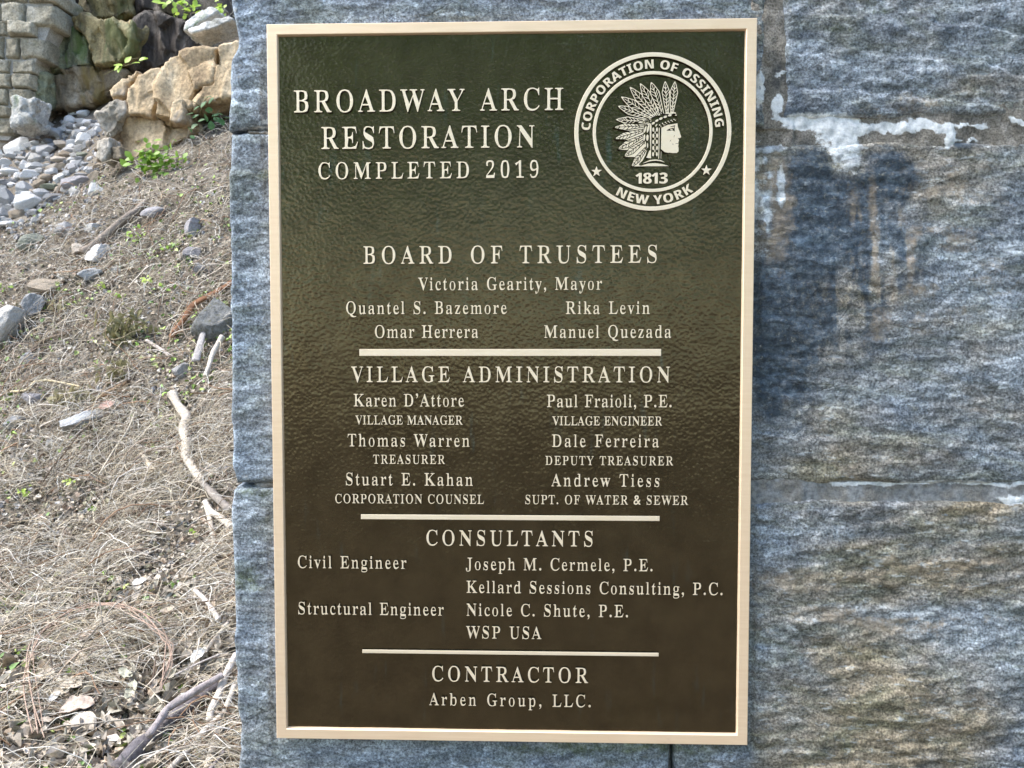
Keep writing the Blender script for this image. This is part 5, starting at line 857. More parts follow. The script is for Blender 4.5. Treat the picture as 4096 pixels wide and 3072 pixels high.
# ledge rocks and boulders: outlines with their own distance, depth and broken faces
def hull_rock(name, poly, z_off, mat, label, cat='rock', group=None, sc=1.844, off=(0, 0), depth=1.0, lean=.22, vox=None, amp=1.0, D=None, seed=0):
    px = [off[0] + p[0] / sc for p in poly]; py = [off[1] + p[1] / sc for p in poly]
    if D is None:
        i = int(np.argmax(py)); D = hit(px[i], py[i])[1] - CAM[1]
    y0 = CAM[1] + D + z_off
    pts = np.array([on_plane(a, b, y0) for a, b in zip(px, py)])
    # resample the outline
    Q = []
    for a, b in zip(pts, np.roll(pts, -1, 0)):
        n = max(1, int(np.linalg.norm(b - a) / .12)); Q += [a + (b - a) * k / n for k in range(n)]
    Q = np.array(Q); c = Q.mean(0); size = np.ptp(Q[:, [0, 2]], axis=0).mean()
    dep = depth * size; n = len(Q)
    zmin = Q[:, 2].min(); lean_y = lean * (Q[:, 2] - zmin)
    fr = Q.copy(); fr[:, 1] += lean_y + .03 * size
    infr = c + (Q - c) * .94; infr[:, 1] = y0 + lean * (infr[:, 2] - zmin) - .05 * size
    bk = c + (Q - c) * 1.02; bk[:, 1] = y0 + dep + lean_y
    V = np.concatenate([infr, fr, bk]); j = np.roll(np.arange(n), -1)
    me = bpy.data.meshes.new(name)
    Fc = [tuple(range(n)), tuple(range(3 * n - 1, 2 * n - 1, -1))]
    for k in range(n): Fc += [(k, k + n, j[k] + n, j[k]), (k + n, k + 2 * n, j[k] + 2 * n, j[k] + n)]
    me.from_pydata([tuple(p) for p in V], [], Fc)
    import bmesh
    bm = bmesh.new(); bm.from_mesh(me); bmesh.ops.triangulate(bm, faces=bm.faces); bmesh.ops.recalc_face_normals(bm, faces=bm.faces); bm.to_mesh(me); bm.free()
    o = bpy.data.objects.new('tmp', me); COL.objects.link(o)
    md = o.modifiers.new('r', 'REMESH'); md.mode = 'VOXEL'; md.voxel_size = vox or max(.014, size / 60)
    dg = bpy.context.evaluated_depsgraph_get(); dg.update()
    m2 = bpy.data.meshes.new_from_object(o.evaluated_get(dg)); bpy.data.objects.remove(o)
    nv = len(m2.vertices); v = np.empty(nv * 3); m2.vertices.foreach_get('co', v); v = v.reshape(-1, 3)
    nr = np.empty(nv * 3); m2.vertices.foreach_get('normal', nr); nr = nr.reshape(-1, 3)
    s = 1 / size
    d = .035 * size * fbm(v[:, 0] * 1.5 * s, v[:, 1] * 1.5 * s, v[:, 2] * 1.1 * s, 3, 401 + seed)
    w = (v[:, 0] * .8 + v[:, 2] * .25 + .25 * size * fbm(v[:, 0] * 2 * s, v[:, 1] * 2 * s, v[:, 2] * 1.2 * s, 3, 411 + seed)) * 4.5 * s
    st = w - np.floor(w); st = np.where(st < .8, st / .8, (1 - st) / .2)
    d = d + .05 * size * st * smooth(-.2, .3, fbm(v[:, 0] * 2.2 * s, v[:, 1], v[:, 2] * 1.6 * s, 2, 421 + seed))
    d = d + .022 * size * fbm(v[:, 0] * 8 * s, v[:, 1] * 8 * s, v[:, 2] * 5 * s, 4, 431 + seed)
    r3 = np.random.default_rng(900 + seed); sp_ = v[r3.integers(nv, size=34)] + r3.normal(0, .03 * size, (34, 3))       # fracture facets
    wv = v + .05 * size * np.stack([fbm(v[:, 0] * 5 * s, v[:, 1] * 5 * s, v[:, 2] * 5 * s, 3, 440 + q + seed) for q in range(3)], 1)
    own_ = np.argmin(((wv[:, None] - sp_[None]) ** 2 * np.array([1.0, 1.0, .45])).sum(2), 1)
    gr_ = r3.normal(0, .30, (34, 3)); d = d + np.clip(((v - sp_[own_]) * gr_[own_]).sum(1), -.05 * size, .05 * size) + r3.normal(0, .012 * size, 34)[own_]
    v = v + nr * (amp * d)[:, None]
    b = np.array([c[0], y0 + dep * .3, zmin]); v -= b
    m2.vertices.foreach_set('co', v.ravel()); m2.materials.clear(); m2.materials.append(mat); m2.name = name
    m2.polygons.foreach_set('use_smooth', np.ones(len(m2.polygons), bool)); m2.update()
    return tag(link(name, m2, None, b), label, cat, group)
R_TAN = mat_rock('tan_rock', [(.3, (.20, .14, .08)), (.45, (.40, .295, .175)), (.58, (.50, .395, .255)), (.72, (.60, .51, .38))], (1, 1, .6), 2.0, .85, .8, ((.34, .33, .31), .56, .8))
R_GREY = mat_rock('grey_tan_rock', [(.3, (.20, .18, .14)), (.5, (.36, .32, .26)), (.7, (.50, .47, .42))], (1, 1, .6), 2.4, .85, .8, ((.40, .29, .17), .56, .7))
R_OCH = mat_rock('ochre_wet_rock', [(.3, (.035, .03, .018)), (.46, (.19, .15, .07)), (.6, (.34, .28, .14)), (.75, (.52, .49, .38))], (1.6, 1, .28), 3.0, .55, .9, ((.10, .12, .04), .55, .8))
R_MOSS = mat_rock('mossy_wet_rock', [(.3, (.03, .035, .022)), (.46, (.17, .18, .115)), (.6, (.29, .30, .20)), (.74, (.46, .47, .37))], (1.8, 1, .25), 3.0, .6, .9, ((.09, .16, .03), .54, .85))
R_BRN = mat_rock('brown_wet_rock', [(.3, (.045, .035, .025)), (.46, (.17, .135, .088)), (.6, (.27, .22, .15)), (.74, (.40, .36, .29))], (1.5, 1, .35), 3.0, .5, .9, ((.18, .13, .04), .56, .8))
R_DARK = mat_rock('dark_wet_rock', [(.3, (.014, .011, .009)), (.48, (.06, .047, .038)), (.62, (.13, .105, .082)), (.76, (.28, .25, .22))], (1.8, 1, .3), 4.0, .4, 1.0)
R_LIMED = mat_rock('limed_rock', [(.3, (.25, .25, .22)), (.5, (.48, .47, .43)), (.7, (.70, .69, .65))], (1, 1, 1), 3.0, .85, .9, ((.10, .17, .04), .60, .8))
TG = 'tan boulders of the outcrop'
hull_rock('tan_boulder', [(930, 620), (1000, 540), (1140, 455), (1152, 520), (1130, 640), (1140, 760), (1120, 872), (1080, 850), (950, 845), (920, 740)], .02, R_TAN, 'greyish tan upright slab forming the left face of the tan outcrop', 'boulder', TG, D=8.05, seed=31, amp=.6)
hull_rock('tan_boulder', [(1158, 480), (1200, 390), (1340, 330), (1480, 300), (1562, 300), (1567, 440), (1557, 606), (1450, 626), (1400, 720), (1350, 885), (1240, 890), (1134, 860), (1146, 700), (1140, 600)], .0, R_TAN, 'biggest smooth tan boulder in the middle of the outcrop', 'boulder', TG, D=8.0, seed=2, amp=.8)
hull_rock('tan_boulder', [(1574, 290), (1700, 245), (1800, 300), (1800, 720), (1690, 720), (1600, 740), (1420, 815), (1412, 735), (1460, 640), (1566, 618), (1578, 450)], .04, R_TAN, 'tan boulder right of the angular crack, running behind the pillar', 'boulder', TG, D=7.95, seed=3, amp=.8)
hull_rock('tan_boulder', [(1258, 745), (1330, 712), (1357, 880), (1330, 905), (1243, 892)], -.12, R_TAN, 'small tan block standing proud at the foot of the biggest tan boulder', 'boulder', TG, D=7.95, seed=4, amp=.6)
hull_rock('tan_boulder', [(1340, 722), (1400, 730), (1415, 775), (1385, 812), (1350, 800)], -.06, R_TAN, 'rounded tan knob beside the small tan block', 'boulder', TG, D=7.98, seed=5, amp=.6)
hull_rock('tan_boulder', [(880, 870), (960, 852), (1090, 860), (1135, 895), (1220, 912), (1400, 902), (1470, 930), (1400, 1000), (1200, 1100), (1060, 1130), (1000, 1180), (905, 1160), (845, 990)], -.1, R_TAN, 'low wide tan boulder under the outcrop with a grey diagonal band', 'boulder', TG, D=hit(520, 612)[1] - CAM[1] + .02, seed=6, amp=.8)
hull_rock('tan_boulder', [(790, 660), (880, 600), (1000, 500), (990, 560), (930, 622), (920, 705), (820, 715)], -.02, R_TAN, 'wedge shaped tan rock leaning on the upper left of the outcrop', 'boulder', TG, D=8.3, seed=7, amp=.7)
hull_rock('grey_boulder', [(690, 830), (790, 730), (900, 712), (922, 820), (862, 880), (850, 950), (800, 1000), (740, 960)], -.05, R_GREY, 'grey and ochre boulder at the left foot of the tan outcrop', 'boulder', None, D=8.1, seed=8)
hull_rock('tan_block', [(690, 1020), (790, 1005), (805, 1130), (760, 1200), (700, 1160)], -.05, R_GREY, 'small upright tan block in front of the grey and ochre boulder', 'boulder', None, D=7.75, seed=9, amp=.6)
hull_rock('brown_block', [(815, 1080), (880, 1070), (905, 1170), (830, 1180)], -.02, R_BRN, 'little brown block wedged left of the low wide tan boulder', 'boulder', None, D=7.75, seed=10, amp=.6)
hull_rock('limestone_slab', [(1345, 160), (1400, 60), (1500, -10), (1570, 30), (1490, 110), (1400, 195), (1350, 235)], .0, R_LIMED, 'upper pale slab beside the leafy sapling', 'rock', 'pale slabs on the upper bank', D=8.9, seed=11, amp=.4, lean=.6)
hull_rock('limestone_slab', [(1365, 225), (1480, 145), (1650, 80), (1700, 110), (1560, 200), (1420, 250)], -.1, R_LIMED, 'lower pale slab tilted beneath the leafy sapling', 'rock', 'pale slabs on the upper bank', D=8.7, seed=32, amp=.4, lean=.6)
LG = 'blocks of the wet rock ledge'
hull_rock('ledge_rock', [(335, 215), (420, 180), (520, 188), (640, 285), (662, 365), (650, 480), (480, 525), (345, 525)], .0, R_MOSS, 'streaked mossy green block of the wet ledge beside the masonry', 'rock', LG, D=9.6, lean=.08, seed=13)
hull_rock('ledge_rock', [(530, 105), (600, 92), (730, 150), (900, 125), (1000, 165), (1005, 240), (970, 410), (880, 465), (700, 490), (668, 440), (672, 330), (640, 275), (545, 190)], -.1, R_OCH, 'large ochre stained block overhanging in the wet ledge', 'rock', LG, D=9.6, lean=.05, seed=14)
hull_rock('ledge_rock', [(345, 545), (560, 502), (760, 495), (920, 520), (870, 620), (770, 690), (700, 770), (560, 790), (350, 790)], .06, R_BRN, 'flat brown lower block of the wet ledge above the stone heap', 'rock', LG, D=9.55, lean=.05, seed=15)
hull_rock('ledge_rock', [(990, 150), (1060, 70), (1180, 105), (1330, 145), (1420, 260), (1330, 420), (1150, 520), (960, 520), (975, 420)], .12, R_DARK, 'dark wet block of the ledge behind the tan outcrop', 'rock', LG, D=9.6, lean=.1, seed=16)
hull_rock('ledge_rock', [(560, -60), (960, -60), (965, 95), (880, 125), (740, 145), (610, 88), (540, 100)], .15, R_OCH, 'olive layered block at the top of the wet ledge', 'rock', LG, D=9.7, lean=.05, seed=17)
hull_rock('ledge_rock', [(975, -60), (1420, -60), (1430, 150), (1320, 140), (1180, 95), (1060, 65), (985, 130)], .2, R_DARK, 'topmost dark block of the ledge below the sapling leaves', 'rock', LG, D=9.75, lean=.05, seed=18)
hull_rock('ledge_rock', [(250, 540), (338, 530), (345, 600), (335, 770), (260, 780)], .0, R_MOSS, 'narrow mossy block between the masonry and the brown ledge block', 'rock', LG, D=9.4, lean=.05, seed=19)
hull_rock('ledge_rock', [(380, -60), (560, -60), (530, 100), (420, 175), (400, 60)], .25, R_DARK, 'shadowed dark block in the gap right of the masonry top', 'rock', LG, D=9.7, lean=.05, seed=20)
hull_rock('foot_rock', [(70, 705), (240, 718), (236, 800), (225, 920), (90, 960), (80, 820)], -.25, R_LIMED, 'white crusted mossy rock at the foot of the masonry wall', 'rock', None, D=9.25, lean=.05, seed=21)
# dark rock mass that backs the ledge
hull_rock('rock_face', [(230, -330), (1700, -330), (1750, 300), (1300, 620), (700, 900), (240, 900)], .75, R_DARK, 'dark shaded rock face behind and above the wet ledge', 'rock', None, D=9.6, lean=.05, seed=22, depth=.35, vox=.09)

# the arch's masonry
def masonry():
    rows = [(-330, -210, 300), (-210, -100, 380), (-100, 18, 430), (24, 190, 415), (150, 275, 272), (268, 440, 335), (432, 545, 250), (540, 660, 240), (652, 785, 232), (780, 880, 80), (875, 1010, 90)]
    M = mat_rock('arch_masonry', [(.3, (.20, .18, .13)), (.48, (.33, .30, .225)), (.6, (.42, .385, .30)), (.75, (.55, .52, .44))], (1, 1, 1), 3.2, .88, .9, ((.16, .17, .09), .60, .6))
    MM = mat_rock('old_mortar', [(.3, (.30, .28, .24)), (.6, (.46, .44, .40))], (1, 1, 1), 6, .95, .6)
    y0 = CAM[1] + 9.3
    root = empty('masonry_wall', on_plane(60, 540, y0), 'old coursed masonry wall of the stone arch beside the wet ledge', 'wall'); root['kind'] = 'thing'; ro = np.array(root.location)
    V, Fc, off = [], [], 0; rr = np.random.default_rng(5)
    for k, (t, b, xr) in enumerate(rows):
        x = xr; first = True
        while x > -1700:
            w = rr.uniform(110, 270) if not first else rr.uniform(150, 250); first = False
            sk = .13                                            # the courses fall towards the right
            c = [(x - w + 6, t + 7), (x - 6, t + 7), (x - 6, b - 6), (x - w + 6, b - 6)]
            P = np.array([on_plane(q[0] / 1.844, (q[1] + sk * (q[0] - 200) * .35) / 1.844, y0) for q in c])
            nu, nv = 16, 12; u = np.linspace(0, 1, nu)[:, None, None]; v = np.linspace(0, 1, nv)[None, :, None]
            G = (P[0] * (1 - u) + P[1] * u) * (1 - v) + (P[3] * (1 - u) + P[2] * u) * v
            e = np.minimum(np.minimum(u, 1 - u) * w, np.minimum(v, 1 - v) * (b - t))[..., 0] / 13
            e = np.clip(e, 0, 1); rnd = 1 - np.sqrt(1 - (1 - e) ** 2)
            pr = rr.uniform(0, .05)
            G[..., 1] += .06 * rnd - .05 * fbm(G[..., 0] * 5, G[..., 2] * 5, k, 4, 500 + k) - pr
            G[..., 0] += .02 * fbm(G[..., 0] * 6, G[..., 2] * 6, 9, 3, 510); G[..., 2] += .02 * fbm(G[..., 0] * 6, G[..., 2] * 6, 4, 3, 511)
            g = G.reshape(-1, 3); n = nu * nv; ids = np.arange(n).reshape(nu, nv)
            lp = np.concatenate([ids[:-1, 0], ids[-1, :-1], ids[:0:-1, -1], ids[0, :0:-1]]); bk = g[lp].copy(); bk[:, 1] = y0 + .5
            V += [g, bk]; f = grid_faces(nu, nv); j = np.roll(np.arange(len(lp)), -1); kk = np.arange(len(lp))
            Fc += [f + off, np.stack([lp[kk], n + kk, n + j, lp[j]], 1) + off]; off += n + len(lp)
            x -= w
    link('stonework', mesh('stonework', np.concatenate(V) - ro, np.concatenate(Fc), M), root)
    P = np.array([on_plane(a, b, y0 + .035) for a, b in ((-1000, -200), (195, -200), (215, 80), (120, 300), (120, 430), (35, 560), (-1000, 560))])
    B = P.copy(); B[:, 1] += .4; n = len(P)
    fc = [tuple(range(n))] + [(i, (i + 1) % n, (i + 1) % n + n, i + n) for i in range(n)]
    link('mortar', mesh('mortar', np.concatenate([P, B]) - ro, fc, MM, False), root)
masonry()

# ------------------------------------------------------------------ branches
def tube_mesh(name, pts, rad, sides=9, mat=None, tint=(.3, .25, .2), knob=.12, seed=0, flat=1.0, sub=8):
    P = np.array(pts, float); n = len(P)
    t = np.linspace(0, n - 1, (n - 1) * sub + 1); i = np.clip(t.astype(int), 0, n - 2); f = (t - i)[:, None]
    a, b, c, d = P[np.maximum(i - 1, 0)], P[i], P[i + 1], P[np.minimum(i + 2, n - 1)]
    Q = .5 * (2 * b + (c - a) * f + (2 * a - 5 * b + 4 * c - d) * f ** 2 + (3 * b - a - 3 * c + d) * f ** 3)
    R = np.interp(t, np.arange(n), rad)
    R = R * (1 + knob * fbm(t * 1.3 + seed, seed * 3.1, 0, 3, seed % 50 + 1) * 2)
    T = np.gradient(Q, axis=0); T /= np.linalg.norm(T, axis=1)[:, None] + 1e-9
    up = np.tile([0.13, -.6, .79], (len(Q), 1)); A = np.cross(T, up); A /= np.linalg.norm(A, axis=1)[:, None] + 1e-9; B = np.cross(A, T)
    th = 2 * np.pi * np.arange(sides) / sides
    ring = A[:, None] * np.cos(th)[None, :, None] + B[:, None] * (flat * np.sin(th))[None, :, None]
    k = 1 + knob * fbm(t[:, None] * .8 + seed, th[None] * 1.1, seed, 3, 7)
    V = (Q[:, None] + ring * (R[:, None] * k)[..., None]).reshape(-1, 3)
    m = len(Q); ii, jj = np.meshgrid(np.arange(m - 1), np.arange(sides), indexing='ij'); j2 = (jj + 1) % sides
    Fc = [tuple(x) for x in np.stack([ii * sides + jj, ii * sides + j2, (ii + 1) * sides + j2, (ii + 1) * sides + jj], -1).reshape(-1, 4)]
    Fc += [tuple(range(sides))[::-1], tuple(range((m - 1) * sides, m * sides))]
    col = np.array(tint)[None] * (1 + .28 * fbm(np.repeat(t, sides) * 1.7, np.tile(np.arange(sides), m), seed, 3, 9))[:, None]
    return mesh(name, V, Fc, mat or M_TWIG, True, None, col)
def on_slope(px, py, lift): 
    P = hit(px, py); return P + normal_at(P) * lift
def branch(name, pts, r, tint, label, group=None, lift=.012, flat=1.0, cat='branch', sides=9):
    P0 = hit(*pts[0][:2]); rad, Q = [], []; r = np.array(r) * .86
    for k, p in enumerate(pts):
        h = hit(p[0], p[1]); s = dist(h) / F; rr_ = (float(r) if r.ndim == 0 else np.interp(k, [0, len(pts) - 1], r)) * s
        rad.append(rr_); Q.append(h - ray(p[0], p[1]) * (rr_ * 1.3 + lift * 1.7 + .03))
    base = Q[0]; me = tube_mesh(name, np.array(Q) - base, rad, sides, None, tint, .14, int(pts[0][0] + pts[0][1]) % 91, flat)
    return tag(link(name, me, None, base), label, cat, group)
PALE_W, GREY_W, DK_W, BR_W, RED_W = (.50, .44, .36), (.33, .30, .27), (.13, .115, .105), (.27, .18, .11), (.17, .085, .045)
BGp = 'fallen branches on the litter bank'
branch('fallen_branch', [(690, 1575), (712, 1620), (746, 1668), (733, 1709), (748, 1774), (747, 1824), (776, 1878), (812, 1928)], (20, 23), PALE_W, 'long pale bent branch running down the bank beside the pillar', BGp, .02)
branch('fallen_branch', [(791, 1912), (845, 1968), (880, 2003), (925, 2047)], (18, 20), (.25, .22, .19), 'broken dark split branch below the long pale bent branch', BGp, .02)
o_ = branch('fallen_branch', [(820, 2008), (845, 2045), (880, 2070), (930, 2110)], (13, 16), PALE_W, 'short forked pale branch under the broken dark split branch', BGp, .02)
h_ = [hit(p[0], p[1]) for p in ((842, 2043), (856, 2122), (872, 2200))]; s_ = dist(h_[0]) / F
link('side_limb', tube_mesh('side_limb', np.array([q + normal_at(q) * .03 for q in h_]) - np.array(o_.location), [14 * s_, 12 * s_, 9 * s_], 8, None, PALE_W, .12, 3), o_)
branch('fallen_branch', [(565, 1815), (592, 1852), (618, 1890)], (9, 12), (.62, .53, .40), 'short freshly cut pale stick in the middle of the dry grass', BGp, .02)
branch('fallen_branch', [(330, 1012), (401, 960), (488, 884), (545, 842), (585, 806)], (19, 13), (.25, .205, .165), 'straight grey brown log lying slanted on the upper bank', BGp, .015)
branch('fallen_branch', [(586, 1362), (632, 1390), (680, 1423)], (9, 8), (.46, .40, .35), 'short straight grey stick below the wilted plant', BGp, .02)
branch('fallen_branch', [(408, 1583), (460, 1555), (508, 1530)], (10, 9), BR_W, 'short brown stick right of the bent pale stalk', BGp, .015)
branch('fallen_branch', [(125, 1404), (158, 1376), (190, 1357), (228, 1344), (268, 1336)], (9, 7), (.17, .13, .095), 'curved dark stick beside the angular blue grey stone', BGp, .02)
branch('dead_stalk', [(44, 1567), (108, 1559), (135, 1530), (170, 1522), (217, 1525), (325, 1547)], (6, 4.5), (.60, .50, .32), 'bent pale straw coloured stalk above the knobbly lilac stone', None, .03, cat='stalk', sides=6)
branch('fallen_branch', [(850, 1250), (822, 1310), (803, 1369), (781, 1445)], (9, 17), (.33, .305, .285), 'weathered grey split log leaning on the lichened boulder', BGp, .06, .45)
branch('fallen_branch', [(890, 1345), (862, 1395), (846, 1430), (835, 1470), (822, 1505)], (13, 12), (.56, .50, .42), 'pale forked root below the lichened boulder', BGp, .03)
branch('board', [(930, 1128), (860, 1170), (781, 1213), (740, 1270), (684, 1350)], (22, 15), RED_W, 'reddish brown rotten board lying above the lichened boulder', None, .03, .35, 'board', 6)
branch('fallen_branch', [(945, 2620), (903, 2702), (872, 2786), (848, 2836), (838, 2885)], (16, 18), (.56, .50, .43), 'upright pale bare branch against the lower pillar edge', BGp, .07)
branch('fallen_branch', [(938, 2742), (905, 2831), (888, 2860), (831, 2910), (795, 2955)], (14, 17), (.50, .45, .38), 'pale bare branch crossing under the upright pale bare branch', BGp, .06)
branch('fallen_branch', [(890, 2700), (810, 2748), (741, 2790), (672, 2834), (640, 2880), (595, 2940)], (14, 19), (.33, .29, .28), 'long straight grey branch lying over the thick dark log', BGp, .10)
branch('fallen_branch', [(868, 2738), (793, 2800), (707, 2868), (621, 2938), (534, 3014), (470, 3075)], (30, 42), (.155, .14, .145), 'thick dark grey log at the bottom of the picture', BGp, .02, sides=14)
branch('fallen_branch', [(912, 2492), (872, 2541), (834, 2590), (800, 2642)], (11, 10), (.42, .37, .31), 'slanted grey branch high above the pale bare branches', BGp, .03)
branch('twig', [(878, 2618), (797, 2652), (740, 2680), (694, 2702)], (5, 4), (.45, .40, .37), 'thin straight grey twig crossing the slanted grey branch', None, .07, cat='twig', sides=6)
branch('fallen_branch', [(878, 2895), (859, 2966), (843, 3015), (826, 3075)], (17, 15), (.42, .37, .31), 'pale branch standing down out of the crossing at the bottom edge', BGp, .05)
branch('fallen_branch', [(752, 3002), (720, 3035), (680, 3078)], (13, 15), (.47, .42, .36), 'short pale branch end right of the thick dark log', BGp, .06)
branch('fallen_branch', [(895, 3008), (870, 3040), (838, 3080)], (9, 9), (.30, .26, .25), 'thin dark branch end at the bottom near the pillar', BGp, .06)
branch('fallen_branch', [(778, 2360), (825, 2404), (850, 2440), (875, 2480)], (10, 13), (.58, .52, .46), 'pale stub of a branch beside the vine loop', BGp, .04)
branch('twig', [(0, 2585), (124, 2534), (239, 2479)], (4.5, 3), (.45, .38, .32), 'long thin straight twig left of the vine loop', None, .05, cat='twig', sides=6)
branch('twig', [(505, 2080), (560, 2115), (620, 2130), (668, 2132)], (5, 4), (.56, .50, .40), 'pale crooked twig in the middle of the dry grass', None, .04, cat='twig', sides=6)
branch('twig', [(395, 1900), (455, 1800), (510, 1720), (540, 1650)], (3.5, 4), (.52, .46, .36), 'long pale twig slanting up the dry grass left of the cut stick', None, .05, cat='twig', sides=6)
branch('twig', [(530, 1850), (590, 1805), (690, 1782), (770, 1730)], (3.5, 3), (.28, .22, .18), 'thin dark twig crossing the long pale bent branch', None, .06, cat='twig', sides=6)
branch('twig', [(0, 2345), (60, 2318), (120, 2265)], (4, 4), (.26, .20, .16), 'dark twig at the left edge above the vine loop', None, .04, cat='twig', sides=6)

# the looped vine
def vine():
    base = [(152, 2925), (116, 2772), (110, 2648), (144, 2564), (199, 2499), (278, 2450), (388, 2419), (472, 2424), (547, 2449), (617, 2499), (661, 2549), (676, 2583), (668, 2658), (641, 2742)]
    P0 = on_slope(base[0][0], base[0][1], .03)
    root = empty('vine', P0, 'thin reddish vine arching in a wide loop over the leaf litter', 'vine')
    for k, (jx, jy) in enumerate(((0, 0), (9, 10), (-8, 6), (14, -6))):
        Q, rad = [], []
        for i, p in enumerate(base):
            a = .6 if i > 2 else 1.6
            h = hit(p[0] + jx * a + 11 * math.sin(i * 1.7 + k * 2), p[1] + jy * (1 + (i == 0)) + 9 * math.cos(i * 1.3 + k))
            Q.append(h - ray(p[0], p[1]) * (.16 + .08 * math.sin(math.pi * i / 13))); rad.append((2.9, 2.2, 2.6, 1.8)[k] * dist(h) / F)
        link('strand', tube_mesh('strand', np.array(Q) - P0, rad, 5, None, (.36, .26, .20), .15, k + 3), root)
vine()

# ------------------------------------------------------------------ loose litter nobody could count
def px_area(n, lo=430, hi=3200):
    P, q = px_seen(n, lo, hi); k = int(n * .5)               # and the bank beside and behind what the picture shows
    e = np.stack([np.where(rng.random(k) < .4, rng.uniform(-800, -160, k), rng.uniform(1010, 2000, k)), rng.uniform(max(lo, 430), hi, k)], 1)
    e = e[e[:, 1] > np.interp(e[:, 0], [-800, -160, 1010, 2000], [1000, 930, 420, 420])]
    return np.concatenate([P, hits(e[:, 0], e[:, 1])]), np.concatenate([q, e])
def px_seen(n, lo=430, hi=3200):
    """random picture points on the bank (denser per metre as seen) -> slope points"""
    out = np.empty((0, 2))
    while len(out) < n:
        q = np.stack([rng.uniform(-160, 1010, n), rng.uniform(lo if lo > 500 else 20, hi, n)], 1)
        lim = np.interp(q[:, 0], [-160, 0, 120, 250, 400, 500, 540, 700, 800, 1010], [930, 900, 890, 790, 680, 650, 640, 560, 510, 420])
        out = np.concatenate([out, q[(q[:, 1] > lim) | ((q[:, 0] > 715) & (q[:, 1] < 150) & (q[:, 1] > 30))]])
    out = out[:n]; return hits(out[:, 0], out[:, 1]), out
PAL_STRAW = np.array([(.64, .56, .42), (.56, .485, .36), (.70, .64, .53), (.42, .37, .29), (.25, .21, .17), (.60, .56, .49), (.46, .375, .26), (.80, .76, .68)])
def ribbons(name, n, L, Wd, lift, label_kind, pal, mat, seg=5, curl=.9, lo=430, hi=3200, stand=.35):
    P, q = px_area(n, lo, hi); n = len(P); N = normal_at(P)
    a = rng.uniform(0, 2 * np.pi, n)
    dens = fbm(P[:, 0] * 2.2, P[:, 1] * 2.2, P[:, 2] * 2.2, 3, 601)
    keep = rng.random(n) < .22 + 1.5 * (dens + .25); P, N, a, q = P[keep], N[keep], a[keep], q[keep]; n = len(P)
    h = np.stack([np.cos(a), np.zeros(n), np.sin(a)], 1) + np.stack([np.zeros(n), rng.normal(0, .25, n), np.zeros(n)], 1)
    T = h - N * (h * N).sum(1)[:, None]; T /= np.linalg.norm(T, axis=1)[:, None] + 1e-9; B = np.cross(N, T)
    l = rng.uniform(*L, n) * rng.choice([.5, .8, 1, 1.3], n); w = rng.uniform(*Wd, n)
    c = rng.normal(0, curl, n); up = np.abs(rng.normal(0, stand, n)); bow = rng.normal(0, .5, n)
    t = np.linspace(0, 1, seg)[None, :]
    th = c[:, None] * (t - .5) + .25 * np.sin(t * 9 + rng.uniform(0, 6, (n, 1)))
    dx = np.cumsum(np.cos(th), 1) / seg * l[:, None]; dy = np.cumsum(np.sin(th), 1) / seg * l[:, None]
    dz = (up[:, None] * t + .5 * np.abs(bow)[:, None] * np.sin(np.pi * t)) * l[:, None] * .55
    C = P[:, None] + T[:, None] * (dx - dx[:, :1] - .4 * l[:, None])[..., None] + B[:, None] * dy[..., None] + N[:, None] * (dz + rng.uniform(0, lift, n)[:, None])[..., None]
    view = CAM - P; view /= np.linalg.norm(view, axis=1)[:, None]
    rd = rng.normal(size=(n, 3)); S1 = np.cross(T, view + .7 * rd); S1 /= np.linalg.norm(S1, axis=1)[:, None] + 1e-9
    S2 = np.cross(T, S1)
    ww = (w[:, None] * (1 - .55 * t))[..., None]
    tri = np.stack([C + S1[:, None] * ww * .5, C - S1[:, None] * ww * .5, C + S2[:, None] * ww * .7], 2)   # three-sided stems
    V = tri.reshape(-1, 3)
    base = (np.arange(n) * seg * 3)[:, None, None] + (np.arange(seg - 1) * 3)[None, :, None] + np.arange(3)[None, None, :]
    b2 = (np.arange(n) * seg * 3)[:, None, None] + (np.arange(seg - 1) * 3)[None, :, None] + ((np.arange(3) + 1) % 3)[None, None, :]
    Fc = np.stack([base, b2, b2 + 3, base + 3], -1).reshape(-1, 4)
    ci = rng.integers(len(pal), size=n); col = pal[ci] * rng.uniform(.6, 1.2, (n, 1))
    col = np.repeat(col, seg * 3, 0)
    return tag(link(name, mesh(name, V, Fc, mat, True, None, col)), kind='stuff')
ribbons('dry_grass', 14500, (.06, .34), (.0026, .0056), .04, '', PAL_STRAW, M_STRAW, curl=.75)
ribbons('dry_grass', 12000, (.05, .30), (.0018, .0042), .06, '', PAL_STRAW, M_STRAW, lo=1650, curl=1.0, stand=.5)
ribbons('twig_litter', 2200, (.12, .5), (.005, .011), .05, '', np.array([(.34, .27, .21), (.46, .40, .33), (.22, .165, .125), (.58, .52, .45), (.30, .19, .12)]), M_TWIG, seg=7, curl=.5, stand=.22)

